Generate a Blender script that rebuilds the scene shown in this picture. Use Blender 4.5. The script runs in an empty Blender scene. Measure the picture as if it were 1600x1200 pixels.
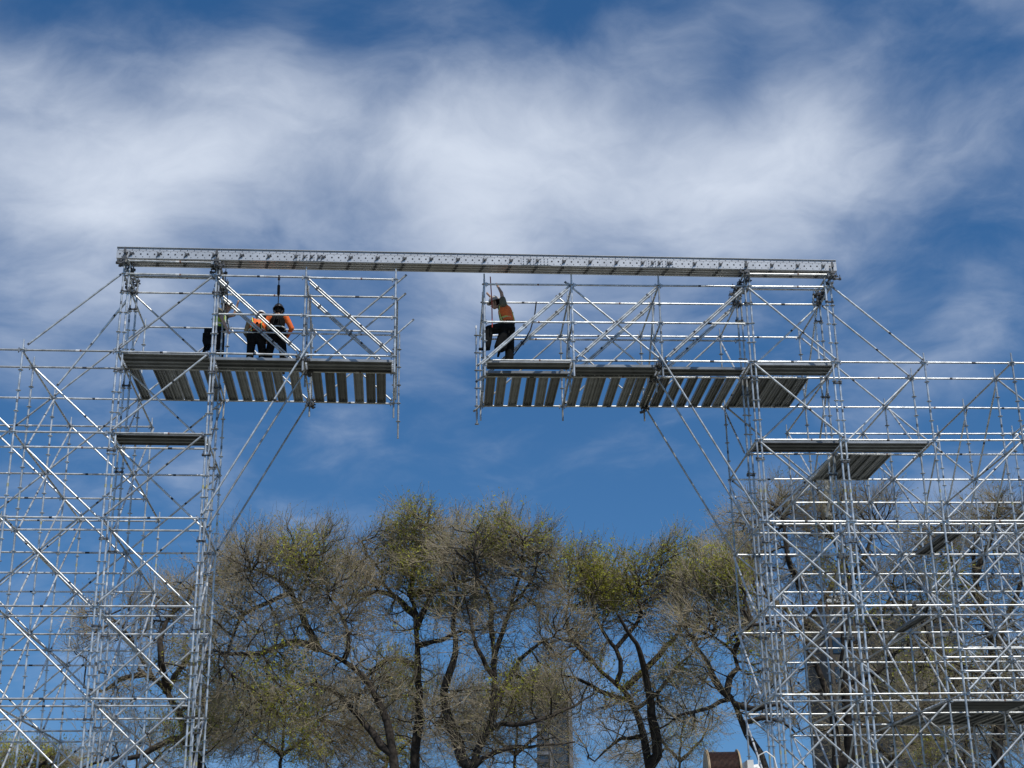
import bpy, bmesh, math, random
import numpy as np
from mathutils import Vector, Matrix, Quaternion

random.seed(7)
RNG = np.random.default_rng(11)
S = bpy.context.scene
COL = S.collection
R = math.radians

# ------------------------------------------------------------------ camera
CAM_H = 1.6
PITCH, ROLL, FPX = 0.3553, -0.0148, 2261.25
cam_data = bpy.data.cameras.new("camera")
cam_data.sensor_fit = 'HORIZONTAL'
cam_data.sensor_width = 36.0
cam_data.lens = FPX / 1600 * 36
cam_data.clip_start = 0.1
cam_data.clip_end = 6000
cam = bpy.data.objects.new("camera", cam_data)
COL.objects.link(cam)
cam.matrix_world = Matrix.Translation((0, 0, CAM_H)) @ Matrix.Rotation(math.pi / 2 + PITCH, 4, 'X') @ Matrix.Rotation(ROLL, 4, 'Z')
S.camera = cam


def ray(u, v):
    """Direction from the camera through photograph pixel (1600 x 1200)."""
    a, b = u - 800, v - 600
    cr, sr = math.cos(ROLL), math.sin(ROLL)
    x, y = (a * cr + b * sr) / FPX, (a * sr - b * cr) / FPX
    c, s = math.cos(PITCH), math.sin(PITCH)
    return Vector((x, c - y * s, s + y * c))


def at(u, v, Y):
    """Point at distance Y that the pixel looks at."""
    d = ray(u, v)
    return Vector((0, 0, CAM_H)) + d * (Y / d.y)


# ------------------------------------------------------------------ sun and sky
SUN_AZ, SUN_EL = 150.0, 58.0        # azimuth clockwise from +Y (away from the camera)
SKY_STRENGTH, SUN_STRENGTH = 0.10, 3.6
sun_dir = Vector((math.sin(R(SUN_AZ)) * math.cos(R(SUN_EL)), math.cos(R(SUN_AZ)) * math.cos(R(SUN_EL)), math.sin(R(SUN_EL))))
sl = bpy.data.lights.new("sun", 'SUN')
sl.energy = SUN_STRENGTH
sl.angle = R(0.53)
sl.color = (1.0, 0.955, 0.88)
so = bpy.data.objects.new("sun", sl)
so.rotation_mode = 'QUATERNION'
so.rotation_quaternion = sun_dir.to_track_quat('Z', 'Y')
so.location = sun_dir * 200
COL.objects.link(so)

S.view_settings.view_transform = 'Standard'
S.view_settings.look = 'None'
S.view_settings.gamma = 1.0
S.view_settings.exposure = 0.0
S.view_settings.use_curve_mapping = False

world = bpy.data.worlds.new("World")
S.world = world
world.use_nodes = True
wt = world.node_tree
wt.nodes.clear()


class NT:
    def __init__(self, tree):
        self.t = tree

    def n(self, typ, **kw):
        nd = self.t.nodes.new(typ)
        for k, v in kw.items():
            if k.startswith('i_'):
                key = k[2:]
                nd.inputs[int(key) if key.isdigit() else key.replace('_', ' ')].default_value = v
            else:
                setattr(nd, k, v)
        return nd

    def l(self, a, b):
        self.t.links.new(a, b)

    def math(self, op, a, b=None, clamp=False):
        nd = self.t.nodes.new('ShaderNodeMath')
        nd.operation = op
        nd.use_clamp = clamp
        for i, x in enumerate((a, b)):
            if x is None:
                continue
            if isinstance(x, (int, float)):
                nd.inputs[i].default_value = x
            else:
                self.l(x, nd.inputs[i])
        return nd.outputs[0]


W = NT(wt)
sky = W.n('ShaderNodeTexSky', sky_type='NISHITA', sun_disc=False)
sky.sun_elevation = R(SUN_EL)
sky.sun_rotation = R(SUN_AZ)
sky.altitude = 100
sky.air_density = 1.0
sky.dust_density = 0.0
sky.ozone_density = 4.0
geo = W.n('ShaderNodeTexCoord')
sep = W.n('ShaderNodeSeparateXYZ')
W.l(geo.outputs['Generated'], sep.inputs[0])
zc = W.math('MAXIMUM', W.math('ADD', sep.outputs['Z'], 0.30), 0.05)
px_, py_ = W.math('DIVIDE', sep.outputs['X'], zc), W.math('DIVIDE', sep.outputs['Y'], zc)
comb = W.n('ShaderNodeCombineXYZ')
W.l(px_, comb.inputs[0])
W.l(py_, comb.inputs[1])
warp = W.n('ShaderNodeTexNoise', i_Scale=3.0, i_Detail=4.0, i_Roughness=0.5)
W.l(comb.outputs[0], warp.inputs['Vector'])
wsub = W.n('ShaderNodeVectorMath', operation='SUBTRACT')
wsub.inputs[1].default_value = (.5, .5, .5)
W.l(warp.outputs['Color'], wsub.inputs[0])
wsc = W.n('ShaderNodeVectorMath', operation='SCALE')
wsc.inputs['Scale'].default_value = 0.22
W.l(wsub.outputs[0], wsc.inputs[0])
wadd = W.n('ShaderNodeVectorMath', operation='ADD')
W.l(comb.outputs[0], wadd.inputs[0])
W.l(wsc.outputs[0], wadd.inputs[1])
mp = W.n('ShaderNodeMapping')
mp.inputs['Rotation'].default_value = (0, 0, R(48))
mp.inputs['Scale'].default_value = (1.15, 1.3, 1)
mp.inputs['Location'].default_value = (3.1, 1.7, 0)
W.l(wadd.outputs[0], mp.inputs['Vector'])
n1 = W.n('ShaderNodeTexNoise', i_Scale=3.4, i_Detail=12.0, i_Roughness=0.53, i_Distortion=0.0)
W.l(mp.outputs[0], n1.inputs['Vector'])
mp2 = W.n('ShaderNodeMapping')
mp2.inputs['Rotation'].default_value = (0, 0, R(52))
mp2.inputs['Scale'].default_value = (1.9, 2.7, 1)
W.l(wadd.outputs[0], mp2.inputs['Vector'])
n2 = W.n('ShaderNodeTexNoise', i_Scale=4.2, i_Detail=12.0, i_Roughness=0.58, i_Distortion=0.15)
W.l(mp2.outputs[0], n2.inputs['Vector'])
dens = W.math('ADD', W.math('MULTIPLY', W.math('SUBTRACT', n1.outputs['Fac'], 0.5), 1.35), W.math('MULTIPLY', W.math('SUBTRACT', n2.outputs['Fac'], 0.5), 0.75))
hz = W.n('ShaderNodeMapRange', interpolation_type='SMOOTHSTEP')
for k_, v_ in (('From Min', .30), ('From Max', .46), ('To Min', -.26), ('To Max', .05)):
    hz.inputs[k_].default_value = v_
W.l(sep.outputs['Z'], hz.inputs['Value'])
dens = W.math('ADD', dens, hz.outputs[0])
# thicker and thinner banks of the cloud sheet, as directions on the sky
BANKS = [(40, 210, 130, .28), (210, 230, 120, .24), (150, 340, 110, .12), (420, 200, 120, .22), (640, 240, 150, .36), (800, 260, 130, .30), (960, 160, 130, .22), (330, 120, 70, .12), (720, 120, 90, .12), (520, 130, 80, .06),
         (1200, 270, 120, .24), (1330, 170, 110, .22), (760, 350, 60, .14), (1180, 340, 70, .10), (1530, 440, 60, .18), (120, 20, 150, -.36), (350, 70, 60, -.05), (430, 50, 45, .10), (220, 330, 110, .10),
         (1500, 330, 110, -.22), (870, 390, 60, -.14), (900, 700, 330, -.10), (590, 30, 110, -.16), (1150, 125, 45, -.22), (1540, 60, 110, -.12), (90, 470, 150, .10), (450, 740, 110, .14), (560, 350, 90, -.12),
         (1320, 640, 110, .24), (1450, 330, 60, -.1), (60, 600, 110, .14), (690, 510, 45, .16), (690, 600, 60, .12), (1090, 440, 60, .14), (800, 0, 130, -.22), (500, 0, 90, -.16), (1050, 0, 130, -.18), (1300, 10, 130, -.16), (1390, 190, 120, .10), (30, 160, 110, .08), (120, 280, 120, .06), (1500, 100, 120, -.12), (1330, 40, 90, -.14), (900, 30, 90, -.10), (200, 60, 90, -.14), (60, 480, 130, -.12), (640, 420, 90, -.14), (620, 560, 80, -.08), (330, 0, 110, -.18), (680, 0, 110, -.12), (1450, 0, 120, -.06), (1560, 250, 90, -.06), (1470, 200, 120, .10), (1560, 130, 120, .10), (390, 400, 120, -.08)]
for u, v, rad, amp in BANKS:
    d = ray(u, v).normalized()
    dp = W.n('ShaderNodeVectorMath', operation='DOT_PRODUCT')
    W.l(geo.outputs['Generated'], dp.inputs[0])
    dp.inputs[1].default_value = d
    k = 1.0 / (rad / FPX) ** 2
    e = W.math('POWER', math.e, W.math('MULTIPLY', W.math('SUBTRACT', dp.outputs['Value'], 1.0), k))
    dens = W.math('ADD', dens, W.math('MULTIPLY', e, amp))
mr = W.n('ShaderNodeMapRange', interpolation_type='SMOOTHSTEP')
mr.inputs['From Min'].default_value = -0.36
mr.inputs['From Max'].default_value = 0.95
mr.inputs['To Min'].default_value = 0.0
mr.inputs['To Max'].default_value = 1.0
W.l(dens, mr.inputs['Value'])
bg_sky = W.n('ShaderNodeBackground', i_Strength=SKY_STRENGTH)
hs = W.n('ShaderNodeHueSaturation', i_Saturation=1.24, i_Value=1.0)
# the clear blue holds its depth down to the tree line
svec = W.n('ShaderNodeCombineXYZ')
W.l(sep.outputs['X'], svec.inputs[0])
W.l(sep.outputs['Y'], svec.inputs[1])
W.l(W.math('ADD', W.math('MULTIPLY', W.math('MAXIMUM', sep.outputs['Z'], 0.0), 0.85), 0.14), svec.inputs[2])
snrm = W.n('ShaderNodeVectorMath', operation='NORMALIZE')
W.l(svec.outputs[0], snrm.inputs[0])
W.l(snrm.outputs[0], sky.inputs['Vector'])
W.l(sky.outputs[0], hs.inputs['Color'])
W.l(hs.outputs[0], bg_sky.inputs['Color'])
bg_cl = W.n('ShaderNodeBackground', i_Strength=SKY_STRENGTH)
bg_cl.inputs['Color'].default_value = (7.0, 7.7, 8.9, 1)
mx = W.n('ShaderNodeMixShader')
W.l(mr.outputs[0], mx.inputs[0])
W.l(bg_sky.outputs[0], mx.inputs[1])
W.l(bg_cl.outputs[0], mx.inputs[2])
world.cycles.sampling_method = 'MANUAL'
world.cycles.sample_map_resolution = 256
wo = W.n('ShaderNodeOutputWorld')
W.l(mx.outputs[0], wo.inputs[0])


# ------------------------------------------------------------------ materials
def mat(name, col, rough=0.6, metal=0.0, var=0.12, scale=3.0, objvar=0.0, bump=0.0, col2=None, spec=None):
    m = bpy.data.materials.new(name)
    m.use_nodes = True
    t = NT(m.node_tree)
    b = m.node_tree.nodes['Principled BSDF']
    b.inputs['Roughness'].default_value = rough
    b.inputs['Metallic'].default_value = metal
    if spec is not None:
        b.inputs['Specular IOR Level'].default_value = spec
    tc = t.n('ShaderNodeTexCoord')
    ns = t.n('ShaderNodeTexNoise', i_Scale=scale, i_Detail=5.0, i_Roughness=0.6)
    t.l(tc.outputs['Object'], ns.inputs['Vector'])
    oi = t.n('ShaderNodeObjectInfo')
    mxc = t.n('ShaderNodeMix', data_type='RGBA')
    c2 = col2 or tuple(max(0, c * (1 - 2.2 * var)) for c in col)
    c1 = tuple(min(1, c * (1 + var)) for c in col)
    mxc.inputs['A'].default_value = (*c2, 1)
    mxc.inputs['B'].default_value = (*c1, 1)
    rmp = t.n('ShaderNodeMapRange')
    rmp.inputs['From Min'].default_value = 0.3
    rmp.inputs['From Max'].default_value = 0.7
    t.l(ns.outputs['Fac'], rmp.inputs['Value'])
    t.l(rmp.outputs[0], mxc.inputs['Factor'])
    hsv = t.n('ShaderNodeHueSaturation')
    t.l(mxc.outputs['Result'], hsv.inputs['Color'])
    t.l(t.math('ADD', 1 - objvar / 2, t.math('MULTIPLY', oi.outputs['Random'], objvar)), hsv.inputs['Value'])
    t.l(hsv.outputs[0], b.inputs['Base Color'])
    if bump:
        bp = t.n('ShaderNodeBump', i_Strength=bump, i_Distance=0.02)
        t.l(ns.outputs['Fac'], bp.inputs['Height'])
        t.l(bp.outputs[0], b.inputs['Normal'])
    return m


M = dict(
    galv=mat('galvanised_steel', (.64, .655, .645), .40, .62, .24, 5, .5),
    cast=mat('cast_steel_fittings', (.13, .13, .13), .5, .6, .25, 30, .3),
    plank=mat('plank_steel', (.30, .32, .335), .45, .4, .14, 3, .9),
    alu=mat('aluminium', (.62, .62, .61), .38, .5, .08, 2.5, .1),
    hole_shade=mat('hole_shade_paint', (.03, .03, .035), .7, 0, .1),  # near-black colour standing in for the shade inside the beam holes
    sticker_dark=mat('sticker_black', (.03, .03, .03), .5),
    sticker_white=mat('sticker_white', (.8, .8, .78), .5),
    sticker_rust=mat('sticker_rust', (.25, .13, .08), .6),
    sticker_yellow=mat('sticker_yellow', (.45, .42, .16), .6),
    bark=mat('bark', (.055, .046, .038), .9, 0, .35, 6, .2, .4, spec=.2),
    twig=mat('twig', (.36, .305, .21), .85, 0, .3, .5, .2, spec=.2),
    bleached=mat('bleached_wood', (.85, .80, .70), .8, 0, .3, 1.5),
    leaf=mat('young_leaf', (.50, .50, .06), .6, 0, .35, .8, .2),
    leaf_olive=mat('olive_leaf', (.40, .38, .10), .6, 0, .35, .8, .2),
    grass=mat('gravel_and_turf', (.135, .12, .095), .95, 0, .4, .4, col2=(.07, .075, .04)),
    concrete=mat('facade_concrete', (.06, .065, .08), .8, 0, .12, .2),
    concrete_pale=mat('pale_facade', (.17, .18, .20), .8, 0, .1, .2),
    glass=mat('facade_glass', (.03, .05, .075), .12, 0, .2, .05, spec=.8),
    glass2=mat('facade_glass_pale', (.09, .13, .16), .15, 0, .3, .08, .3, spec=.8),
    brick=mat('brown_brick', (.09, .075, .06), .9, 0, .2, 1.0),
    skin=mat('skin', (.50, .31, .22), .55, 0, .05),
    orange=mat('hi_vis_orange', (.95, .17, .025), .7, 0, .12, 8),
    lime=mat('hi_vis_lime', (.50, .72, .05), .7, 0, .15, 8),
    lime_tape=mat('lime_tape', (.66, .70, .16), .45, 0, .1, 12),
    black=mat('black_cloth', (.012, .012, .012), .9, 0, .3, 8, spec=.12),
    khaki=mat('khaki_cloth', (.17, .15, .10), .85, 0, .2, 8),
    reflect=mat('reflective_tape', (.75, .75, .68), .35, .2, .05),
    helmet_white=mat('helmet_white', (.75, .75, .73), .35),
    helmet_grey=mat('helmet_beige', (.50, .47, .42), .4),
    helmet_black=mat('helmet_black', (.015, .015, .017), .35),
    boot=mat('boot_leather', (.16, .10, .05), .8),
    rope=mat('rope_black', (.015, .015, .018), .8),
    red=mat('red_webbing', (.42, .05, .03), .7),
    cable=mat('brown_wire_rope', (.06, .028, .018), .5, .3, .3, 20),
    tan=mat('tan_paint', (.36, .26, .14), .5, 0, .2, 4),
    white=mat('white_paint', (.78, .77, .73), .4, 0, .08, 3),
)


for k_ in ('leaf', 'leaf_olive'):
    t_ = NT(M[k_].node_tree)
    pb_ = M[k_].node_tree.nodes['Principled BSDF']
    tl = t_.n('ShaderNodeBsdfTranslucent')
    ms = t_.n('ShaderNodeMixShader', i_0=.5)
    t_.l(pb_.inputs['Base Color'].links[0].from_socket, tl.inputs['Color'])
    t_.l(pb_.outputs[0], ms.inputs[1])
    t_.l(tl.outputs[0], ms.inputs[2])
    t_.l(ms.outputs[0], M[k_].node_tree.nodes['Material Output'].inputs['Surface'])


# ------------------------------------------------------------------ object helpers
def link(name, data, parent=None, loc=None):
    o = bpy.data.objects.new(name, data)
    COL.objects.link(o)
    if loc is not None:
        o.location = loc
    if parent is not None:
        o.parent = parent
    return o


def tag(o, label=None, cat=None, group=None, kind=None):
    if label:
        o['label'] = label
    if cat:
        o['category'] = cat
    if group:
        o['group'] = group
    if kind:
        o['kind'] = kind
    return o


def empty(name, loc, label, cat, group=None):
    o = bpy.data.objects.new(name, None)
    o.empty_display_size = 0.3
    COL.objects.link(o)
    o.location = loc
    return tag(o, label, cat, group)


class MB:
    """Collects vertices and faces with a material index and builds one mesh."""

    def __init__(self):
        self.v, self.f, self.m, self.s = [], [], [], []

    def add(self, vs, fs, mi=0, smooth=False):
        k = len(self.v)
        self.v += [tuple(x) for x in vs]
        for f in fs:
            self.f.append([i + k for i in f])
            self.m.append(mi)
            self.s.append(smooth)

    def box(self, lo, hi, mi=0, mtx=None):
        vs = [Vector((x, y, z)) for x in (lo[0], hi[0]) for y in (lo[1], hi[1]) for z in (lo[2], hi[2])]
        if mtx is not None:
            vs = [mtx @ v for v in vs]
        self.add(vs, [(0, 1, 3, 2), (4, 6, 7, 5), (0, 4, 5, 1), (2, 3, 7, 6), (0, 2, 6, 4), (1, 5, 7, 3)], mi)

    def tube(self, pts, rad, n=8, mi=0, caps=True, smooth=True):
        pts = [Vector(p) for p in pts]
        if isinstance(rad, (int, float)):
            rad = [rad] * len(pts)
        vs = []
        ref = None
        for i, p in enumerate(pts):
            d = (pts[min(i + 1, len(pts) - 1)] - pts[max(i - 1, 0)]).normalized()
            if ref is None:
                ref = d.orthogonal().normalized()
            ref = (ref - d * ref.dot(d)).normalized()
            b = d.cross(ref)
            for k in range(n):
                a = 2 * math.pi * k / n
                vs.append(p + (ref * math.cos(a) + b * math.sin(a)) * rad[i])
        fs = []
        for i in range(len(pts) - 1):
            for k in range(n):
                a, c = i * n + k, i * n + (k + 1) % n
                fs.append((a, c, c + n, a + n))
        self.add(vs, fs, mi, smooth)
        if caps:
            L = (len(pts) - 1) * n
            self.add(vs[:n], [tuple(range(n - 1, -1, -1))], mi)
            self.add(vs[L:], [tuple(range(n))], mi)

    def prism(self, poly, x0, x1, mi=0):
        """poly: list of (y, z), extruded along x."""
        n = len(poly)
        vs = [(x0, y, z) for y, z in poly] + [(x1, y, z) for y, z in poly]
        fs = [(i, (i + 1) % n, n + (i + 1) % n, n + i) for i in range(n)]
        self.add(vs, fs, mi)
        self.add(vs[:n], [tuple(range(n - 1, -1, -1))], mi)
        self.add(vs[n:], [tuple(range(n))], mi)

    def mesh(self, name, mats):
        me = bpy.data.meshes.new(name)
        me.from_pydata(self.v, [], self.f)
        for m_ in mats:
            me.materials.append(M[m_])
        me.polygons.foreach_set('material_index', self.m)
        me.polygons.foreach_set('use_smooth', self.s)
        me.update()
        return me


# ------------------------------------------------------------------ ground
g = MB()
g.add([(-3000, -600, 0), (3000, -600, 0), (3000, 3500, 0), (-3000, 3500, 0)], [(0, 1, 2, 3)])
tag(link('ground', g.mesh('ground', ['grass'])), kind='structure')

# ------------------------------------------------------------------ scaffold kit
TR = 0.0242
ROWS = [0.0, 1.107, 3.305, 5.518, 7.80]
BAY = 2.155
_cache = {}


class Wing:
    def __init__(self, x, y, z, th):
        self.o, self.th = Vector((x, y, z)), th
        self.ex, self.ey = Vector((math.cos(th), math.sin(th), 0)), Vector((-math.sin(th), math.cos(th), 0))

    def P(self, c, r, l, dr=0.0, dc=0.0, dz=0.0):
        rr = ROWS[r] if isinstance(r, int) else r
        return self.o + self.ex * (c * BAY + dc) + self.ey * (rr + dr) + Vector((0, 0, 2 * l + dz))

    def pix(self, u, v, r):
        """(column, level) of a pixel on the wing's row plane at depth r."""
        d = ray(u, v)
        o = Vector((0, 0, CAM_H))
        t = (self.ey.dot(self.o - o) + r) / self.ey.dot(d)
        p = o + d * t - self.o
        return p.dot(self.ex) / BAY, p.z / 2


LW = Wing(-9.2132, 31.3692, 12.5921 + CAM_H, 0.0882)
RW = Wing(-0.6487, 32.4605, 12.6668 + CAM_H, 0.0557)


def ledger_mesh(L, variant):
    k = ('led', round(L, 2), variant)
    if k not in _cache:
        b = MB()
        b.tube([(0.07, 0, 0), (L - 0.07, 0, 0)], TR, 10)
        for x0, x1 in ((0.028, 0.10), (L - 0.10, L - 0.028)):
            b.box((x0, -.014, -.038), (x1, .014, .036), 0)
            b.box((x0 + .012, -.004, -.075), (x0 + .03, .004, .06), 1)
        c = L * (.5 + .06 * variant)
        if variant == 0:
            b.tube([(c - .09, 0, 0), (c - .02, 0, 0)], TR + .0012, 10, 2, False)
            b.tube([(c - .02, 0, 0), (c + .07, 0, 0)], TR + .0012, 10, 3, False)
        elif variant == 1:
            b.tube([(c - .05, 0, 0), (c + .05, 0, 0)], TR + .0012, 10, 2, False)
        elif variant == 2:
            b.tube([(c - .12, 0, 0), (c - .03, 0, 0)], TR + .0012, 10, 3, False)
            b.tube([(c - .03, 0, 0), (c + .01, 0, 0)], TR + .0012, 10, 4, False)
        _cache[k] = b.mesh('ledger', ['galv', 'cast', 'sticker_dark', 'sticker_white', 'sticker_rust'])
    return _cache[k]


def brace_mesh(L, double=False):
    k = ('brace', round(L, 2), double)
    if k not in _cache:
        b = MB()
        b.tube([(0.05, 0, 0), (L - 0.05, 0, 0)], TR, 10)
        if double:
            b.tube([(0.12, .012, -.05), (L - 0.12, .012, -.05)], TR, 10)
            for x in (.35, L / 2, L - .35):
                b.box((x - .02, -.030, -.078), (x + .02, .034, .028), 1)
        for x0, x1 in ((0, .08), (L - .08, L)):
            b.box((x0, -.006, -.026), (x1, .006, .026), 1)
        if int(L * 100) % 3 == 0:
            b.tube([(L * .62, 0, 0), (L * .62 + .06, 0, 0)], TR + .001, 10, 2, False)
        _cache[k] = b.mesh('brace', ['galv', 'cast', 'sticker_yellow' if int(L * 10) % 2 else 'sticker_dark'])
    return _cache[k]


def standard_mesh(h, off, jack):
    k = ('std', round(h, 2), round(off, 2), jack)
    if k not in _cache:
        b = MB()
        b.tube([(0, 0, 0), (0, 0, h - .14)], TR, 10)
        b.tube([(0, 0, h - .14), (0, 0, h)], .019, 8)
        z = off
        while z < h - .1:
            b.tube([(0, 0, z - .005), (0, 0, z + .005)], .061, 8, 0, True, False)
            z += .5
        z = off + .28
        i = 0
        while z < h - .2:
            b.tube([(0, 0, z - .06), (0, 0, z + .06)], TR + .0045, 10, 0)
            b.tube([(0, 0, z + .42), (0, 0, z + .50)], TR + .001, 8, 1 + i % 3, False)
            z += 2.0
            i += 1
        if jack:
            b.tube([(0, 0, -.25), (0, 0, 0)], .017, 8)
            b.box((-.075, -.075, -.26), (.075, .075, -.25))
            b.box((-.25, -.12, -.30), (.25, .12, -.26), 4)
        _cache[k] = b.mesh('standard', ['galv', 'sticker_dark', 'sticker_white', 'sticker_yellow', 'tan'])
    return _cache[k]


PW = 0.235


def plank_mesh(L):
    k = ('plank', round(L, 2))
    if k not in _cache:
        b = MB()
        h = PW / 2
        # pressed steel section, open below: top sheet with two grooves and two turned-in lips
        out = [(-h + .025, -.062), (-h, -.062), (-h, 0), (-.055, 0), (-.048, -.02), (-.028, -.02), (-.021, 0),
               (.021, 0), (.028, -.02), (.048, -.02), (.055, 0), (h, 0), (h, -.062), (h - .025, -.062)]
        t = .003
        inn = [(-h + .025, -.059), (-h + t, -.059), (-h + t, -t), (-.0565, -t), (-.0495, -.02 - t), (-.0265, -.02 - t), (-.0195, -t),
               (.0195, -t), (.0265, -.02 - t), (.0495, -.02 - t), (.0565, -t), (h - t, -t), (h - t, -.059), (h - .025, -.059)]
        n = len(out)
        x0, x1 = .05, L - .05
        vs = [(x0, *p) for p in out] + [(x1, *p) for p in out] + [(x0, *p) for p in inn] + [(x1, *p) for p in inn]
        fs = []
        for i in range(n - 1):
            fs.append((i, i + 1, n + i + 1, n + i))
            fs.append((2 * n + i, 3 * n + i, 3 * n + i + 1, 2 * n + i + 1))
        fs += [(0, n, 3 * n, 2 * n), (n - 1, 3 * n - 1, 4 * n - 1, 2 * n - 1)]
        b.add(vs, fs)
        for xa, xb, xt in ((.035, .055, .0), (L - .055, L - .035, L)):
            b.box((xa, -h + .004, -.058), (xb, h - .004, -.004))
            for y in (-.075, .045):
                b.box((min(xt, xa) - .02, y, -.03), (max(xt, xb) + .02, y + .03, .008), 1)
        _cache[k] = b.mesh('plank', ['plank', 'galv'])
    return _cache[k]


def coupler_mesh():
    if 'cpl' not in _cache:
        b = MB()
        b.box((-.09, -.022, -.016), (.09, .022, .016))
        for x in (-.07, .07):
            b.tube([(x, 0, -.026), (x, 0, .026)], .038, 8)
            b.tube([(x, -.02, .03), (x, -.02, .10)], .011, 6)
            b.tube([(x, -.07, 0), (x, -.03, 0)], .018, 6)
        _cache['cpl'] = b.mesh('coupler', ['cast'])
    return _cache['cpl']


class Scaffold:
    """One scaffold: an Empty at its base and the members put on it as parts."""

    def __init__(self, wing, name, label, c0):
        self.w = wing
        p = wing.P(c0, 0, 0)
        self.loc = Vector((p.x, p.y, 0))
        self.e = empty(name, self.loc, label, 'scaffold')
        self.n = 0

    def put(self, name, mesh, a, b, up=Vector((0, 0, 1))):
        d = (b - a).normalized()
        y = up.cross(d)
        if y.length < 1e-3:
            y = self.w.ey.copy()
        y.normalize()
        z = d.cross(y)
        m = Matrix((d, y, z)).transposed().to_4x4()
        # small setting-out tolerance so that nothing is perfectly aligned
        m.translation = a - self.loc
        o = bpy.data.objects.new(name, mesh)
        COL.objects.link(o)
        o.parent = self.e
        o.matrix_local = m
        return o

    def leg(self, c, r, l0, l1, dc=0.0, dr=0.0, jack=False):
        h = 2 * (l1 - l0)
        off = (-2 * l0) % .5
        a = self.w.P(c, r, l0, dr, dc)
        o = bpy.data.objects.new('standard', standard_mesh(h, off, jack))
        COL.objects.link(o)
        o.parent = self.e
        o.location = a - self.loc
        o.rotation_euler = (random.gauss(0, .0012), random.gauss(0, .0012), random.uniform(0, 6))
        return o

    def member(self, name, a, b):
        self.n += 1
        return self.put(name, ledger_mesh((b - a).length, (self.n * 7 + self.n // 3) % 4), a, b)

    def ledger(self, c0, c1, r, l, dz=0):
        return self.member('ledger', self.w.P(c0, r, l, dz=dz), self.w.P(c1, r, l, dz=dz + random.gauss(0, .006)))

    def transom(self, c, r0, r1, l):
        return self.member('transom', self.w.P(c, r0, l), self.w.P(c, r1, l))

    def brace(self, c0, r0, l0, c1, r1, l1, e0=0.0, e1=0.0, double=False, dr=-.055, dc=0.0, name='brace'):
        a, b = self.w.P(c0, r0, l0, dr, dc), self.w.P(c1, r1, l1, dr, dc)
        d = (b - a).normalized()
        a, b = a + d * (.06 - e0), b - d * (.06 - e1)
        return self.put(name, brace_mesh((b - a).length, double), a, b)

    def planks_x(self, c0, c1, rs, l):
        for r in rs:
            a = self.w.P(c0, r, l, dz=.05 + random.uniform(-.004, .004), dc=.03)
            b = self.w.P(c1, r, l, dz=.05 + random.uniform(-.004, .004), dc=-.03)
            self.put('plank', plank_mesh((b - a).length), a, b)

    def planks_y(self, cs, r0, r1, l):
        for c in cs:
            a = self.w.P(c, r0, l, dz=.05, dr=.0)
            b = self.w.P(c, r1, l, dz=.05, dr=.0, dc=random.gauss(0, .008))
            self.put('plank', plank_mesh((b - a).length), a, b)

    def coupler(self, p, axis):
        self.put('coupler', coupler_mesh(), p, p + axis)


LOW = -7
BR = range(LOW, 0)


def stand(wing, label, cols, rowtop, cdepth, xz, edge_rows):
    """Deep multi-row scaffold. cols: column indices, rowtop: top level per row."""
    s = Scaffold(wing, 'stand_scaffold', label, cols[0])
    for ci, c in enumerate(cols):
        for r in range(5):
            s.leg(c, r, LOW, rowtop[r] + .13, jack=True)
        for l in range(LOW, 1):
            for r in range(4):
                if l <= min(rowtop[r], rowtop[r + 1]):
                    s.transom(c, r, r + 1, l)
        for l in range(LOW, 0):
            for r in (1, 2, 3):
                if cdepth(c, r, l) > 0 and l + 1 <= rowtop[r + 1]:       # high at the back
                    s.brace(c, r, l, c, r + 1, l + 1, dr=0, dc=.055, name='depth_brace')
                elif cdepth(c, r, l) < 0 and l + 1 <= rowtop[r]:
                    s.brace(c, r, l + 1, c, r + 1, l, dr=0, dc=.055, name='depth_brace')
    for c0, c1 in zip(cols, cols[1:]):
        for r in range(5):
            for l in range(LOW, rowtop[r] + 1):
                s.ledger(c0, c1, r, l)
            for l in range(LOW, rowtop[r]):
                k = xz(c0, r, l)
                if k == '/':
                    s.brace(c0, r, l, c1, r, l + 1)
                elif k == '\\':
                    s.brace(c0, r, l + 1, c1, r, l)
    return s


def lxz(c, r, l):
    if c == -1:
        return {1: '\\', 2: '/', 3: '\\'}.get(r, '/' if (r == 4 and l % 2) else '')
    return {2: '/', 0: '\\' if l % 2 else '', 3: '\\', 4: '/' if l % 2 == 0 else ''}.get(r, '')


def ldepth(c, r, l):
    return 1 if c in (-1, -2) else (1 if (r == 1 or l % 2) else 0)


ls = stand(LW, 'wide galvanised stand scaffold at the left edge, leaning braces tying it to the left tower', [-2, -1, 0], [0, 0, 0, 0, -1], ldepth, lxz, ())
# raking braces up to the tower
ls.brace(-1, 0, 0, 0, 0, 1, e0=-.1)
ls.brace(-1 + .27, 1, -.27, 0, 1, .93, e1=-.05)
ls.brace(-1 + .60, 1, .25, 0, 1, .93, e1=-.05, dr=-.11)
ls.brace(-1, 2, 0, 0, 2, 1)


def rxz(c, r, l):
    if c == 4:
        return {1: '/' if l % 2 else '', 2: '\\' if l % 3 else '', 3: '/' if l % 2 else '\\', 4: '\\' if l % 2 else ''}.get(r, '')
    if c == 5:
        return {0: '/' if l < -1 else '', 2: '\\', 3: '/' if l % 2 else '', 4: '\\' if l % 2 == 0 else ''}.get(r, '')
    if c == 6:
        return {1: '\\' if l % 2 else '', 2: '/', 3: '\\' if l < -1 else '', 4: '\\' if l % 2 else '/'}.get(r, '')
    return {0: '\\', 2: '/', 4: '\\'}.get(r, '')


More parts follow.
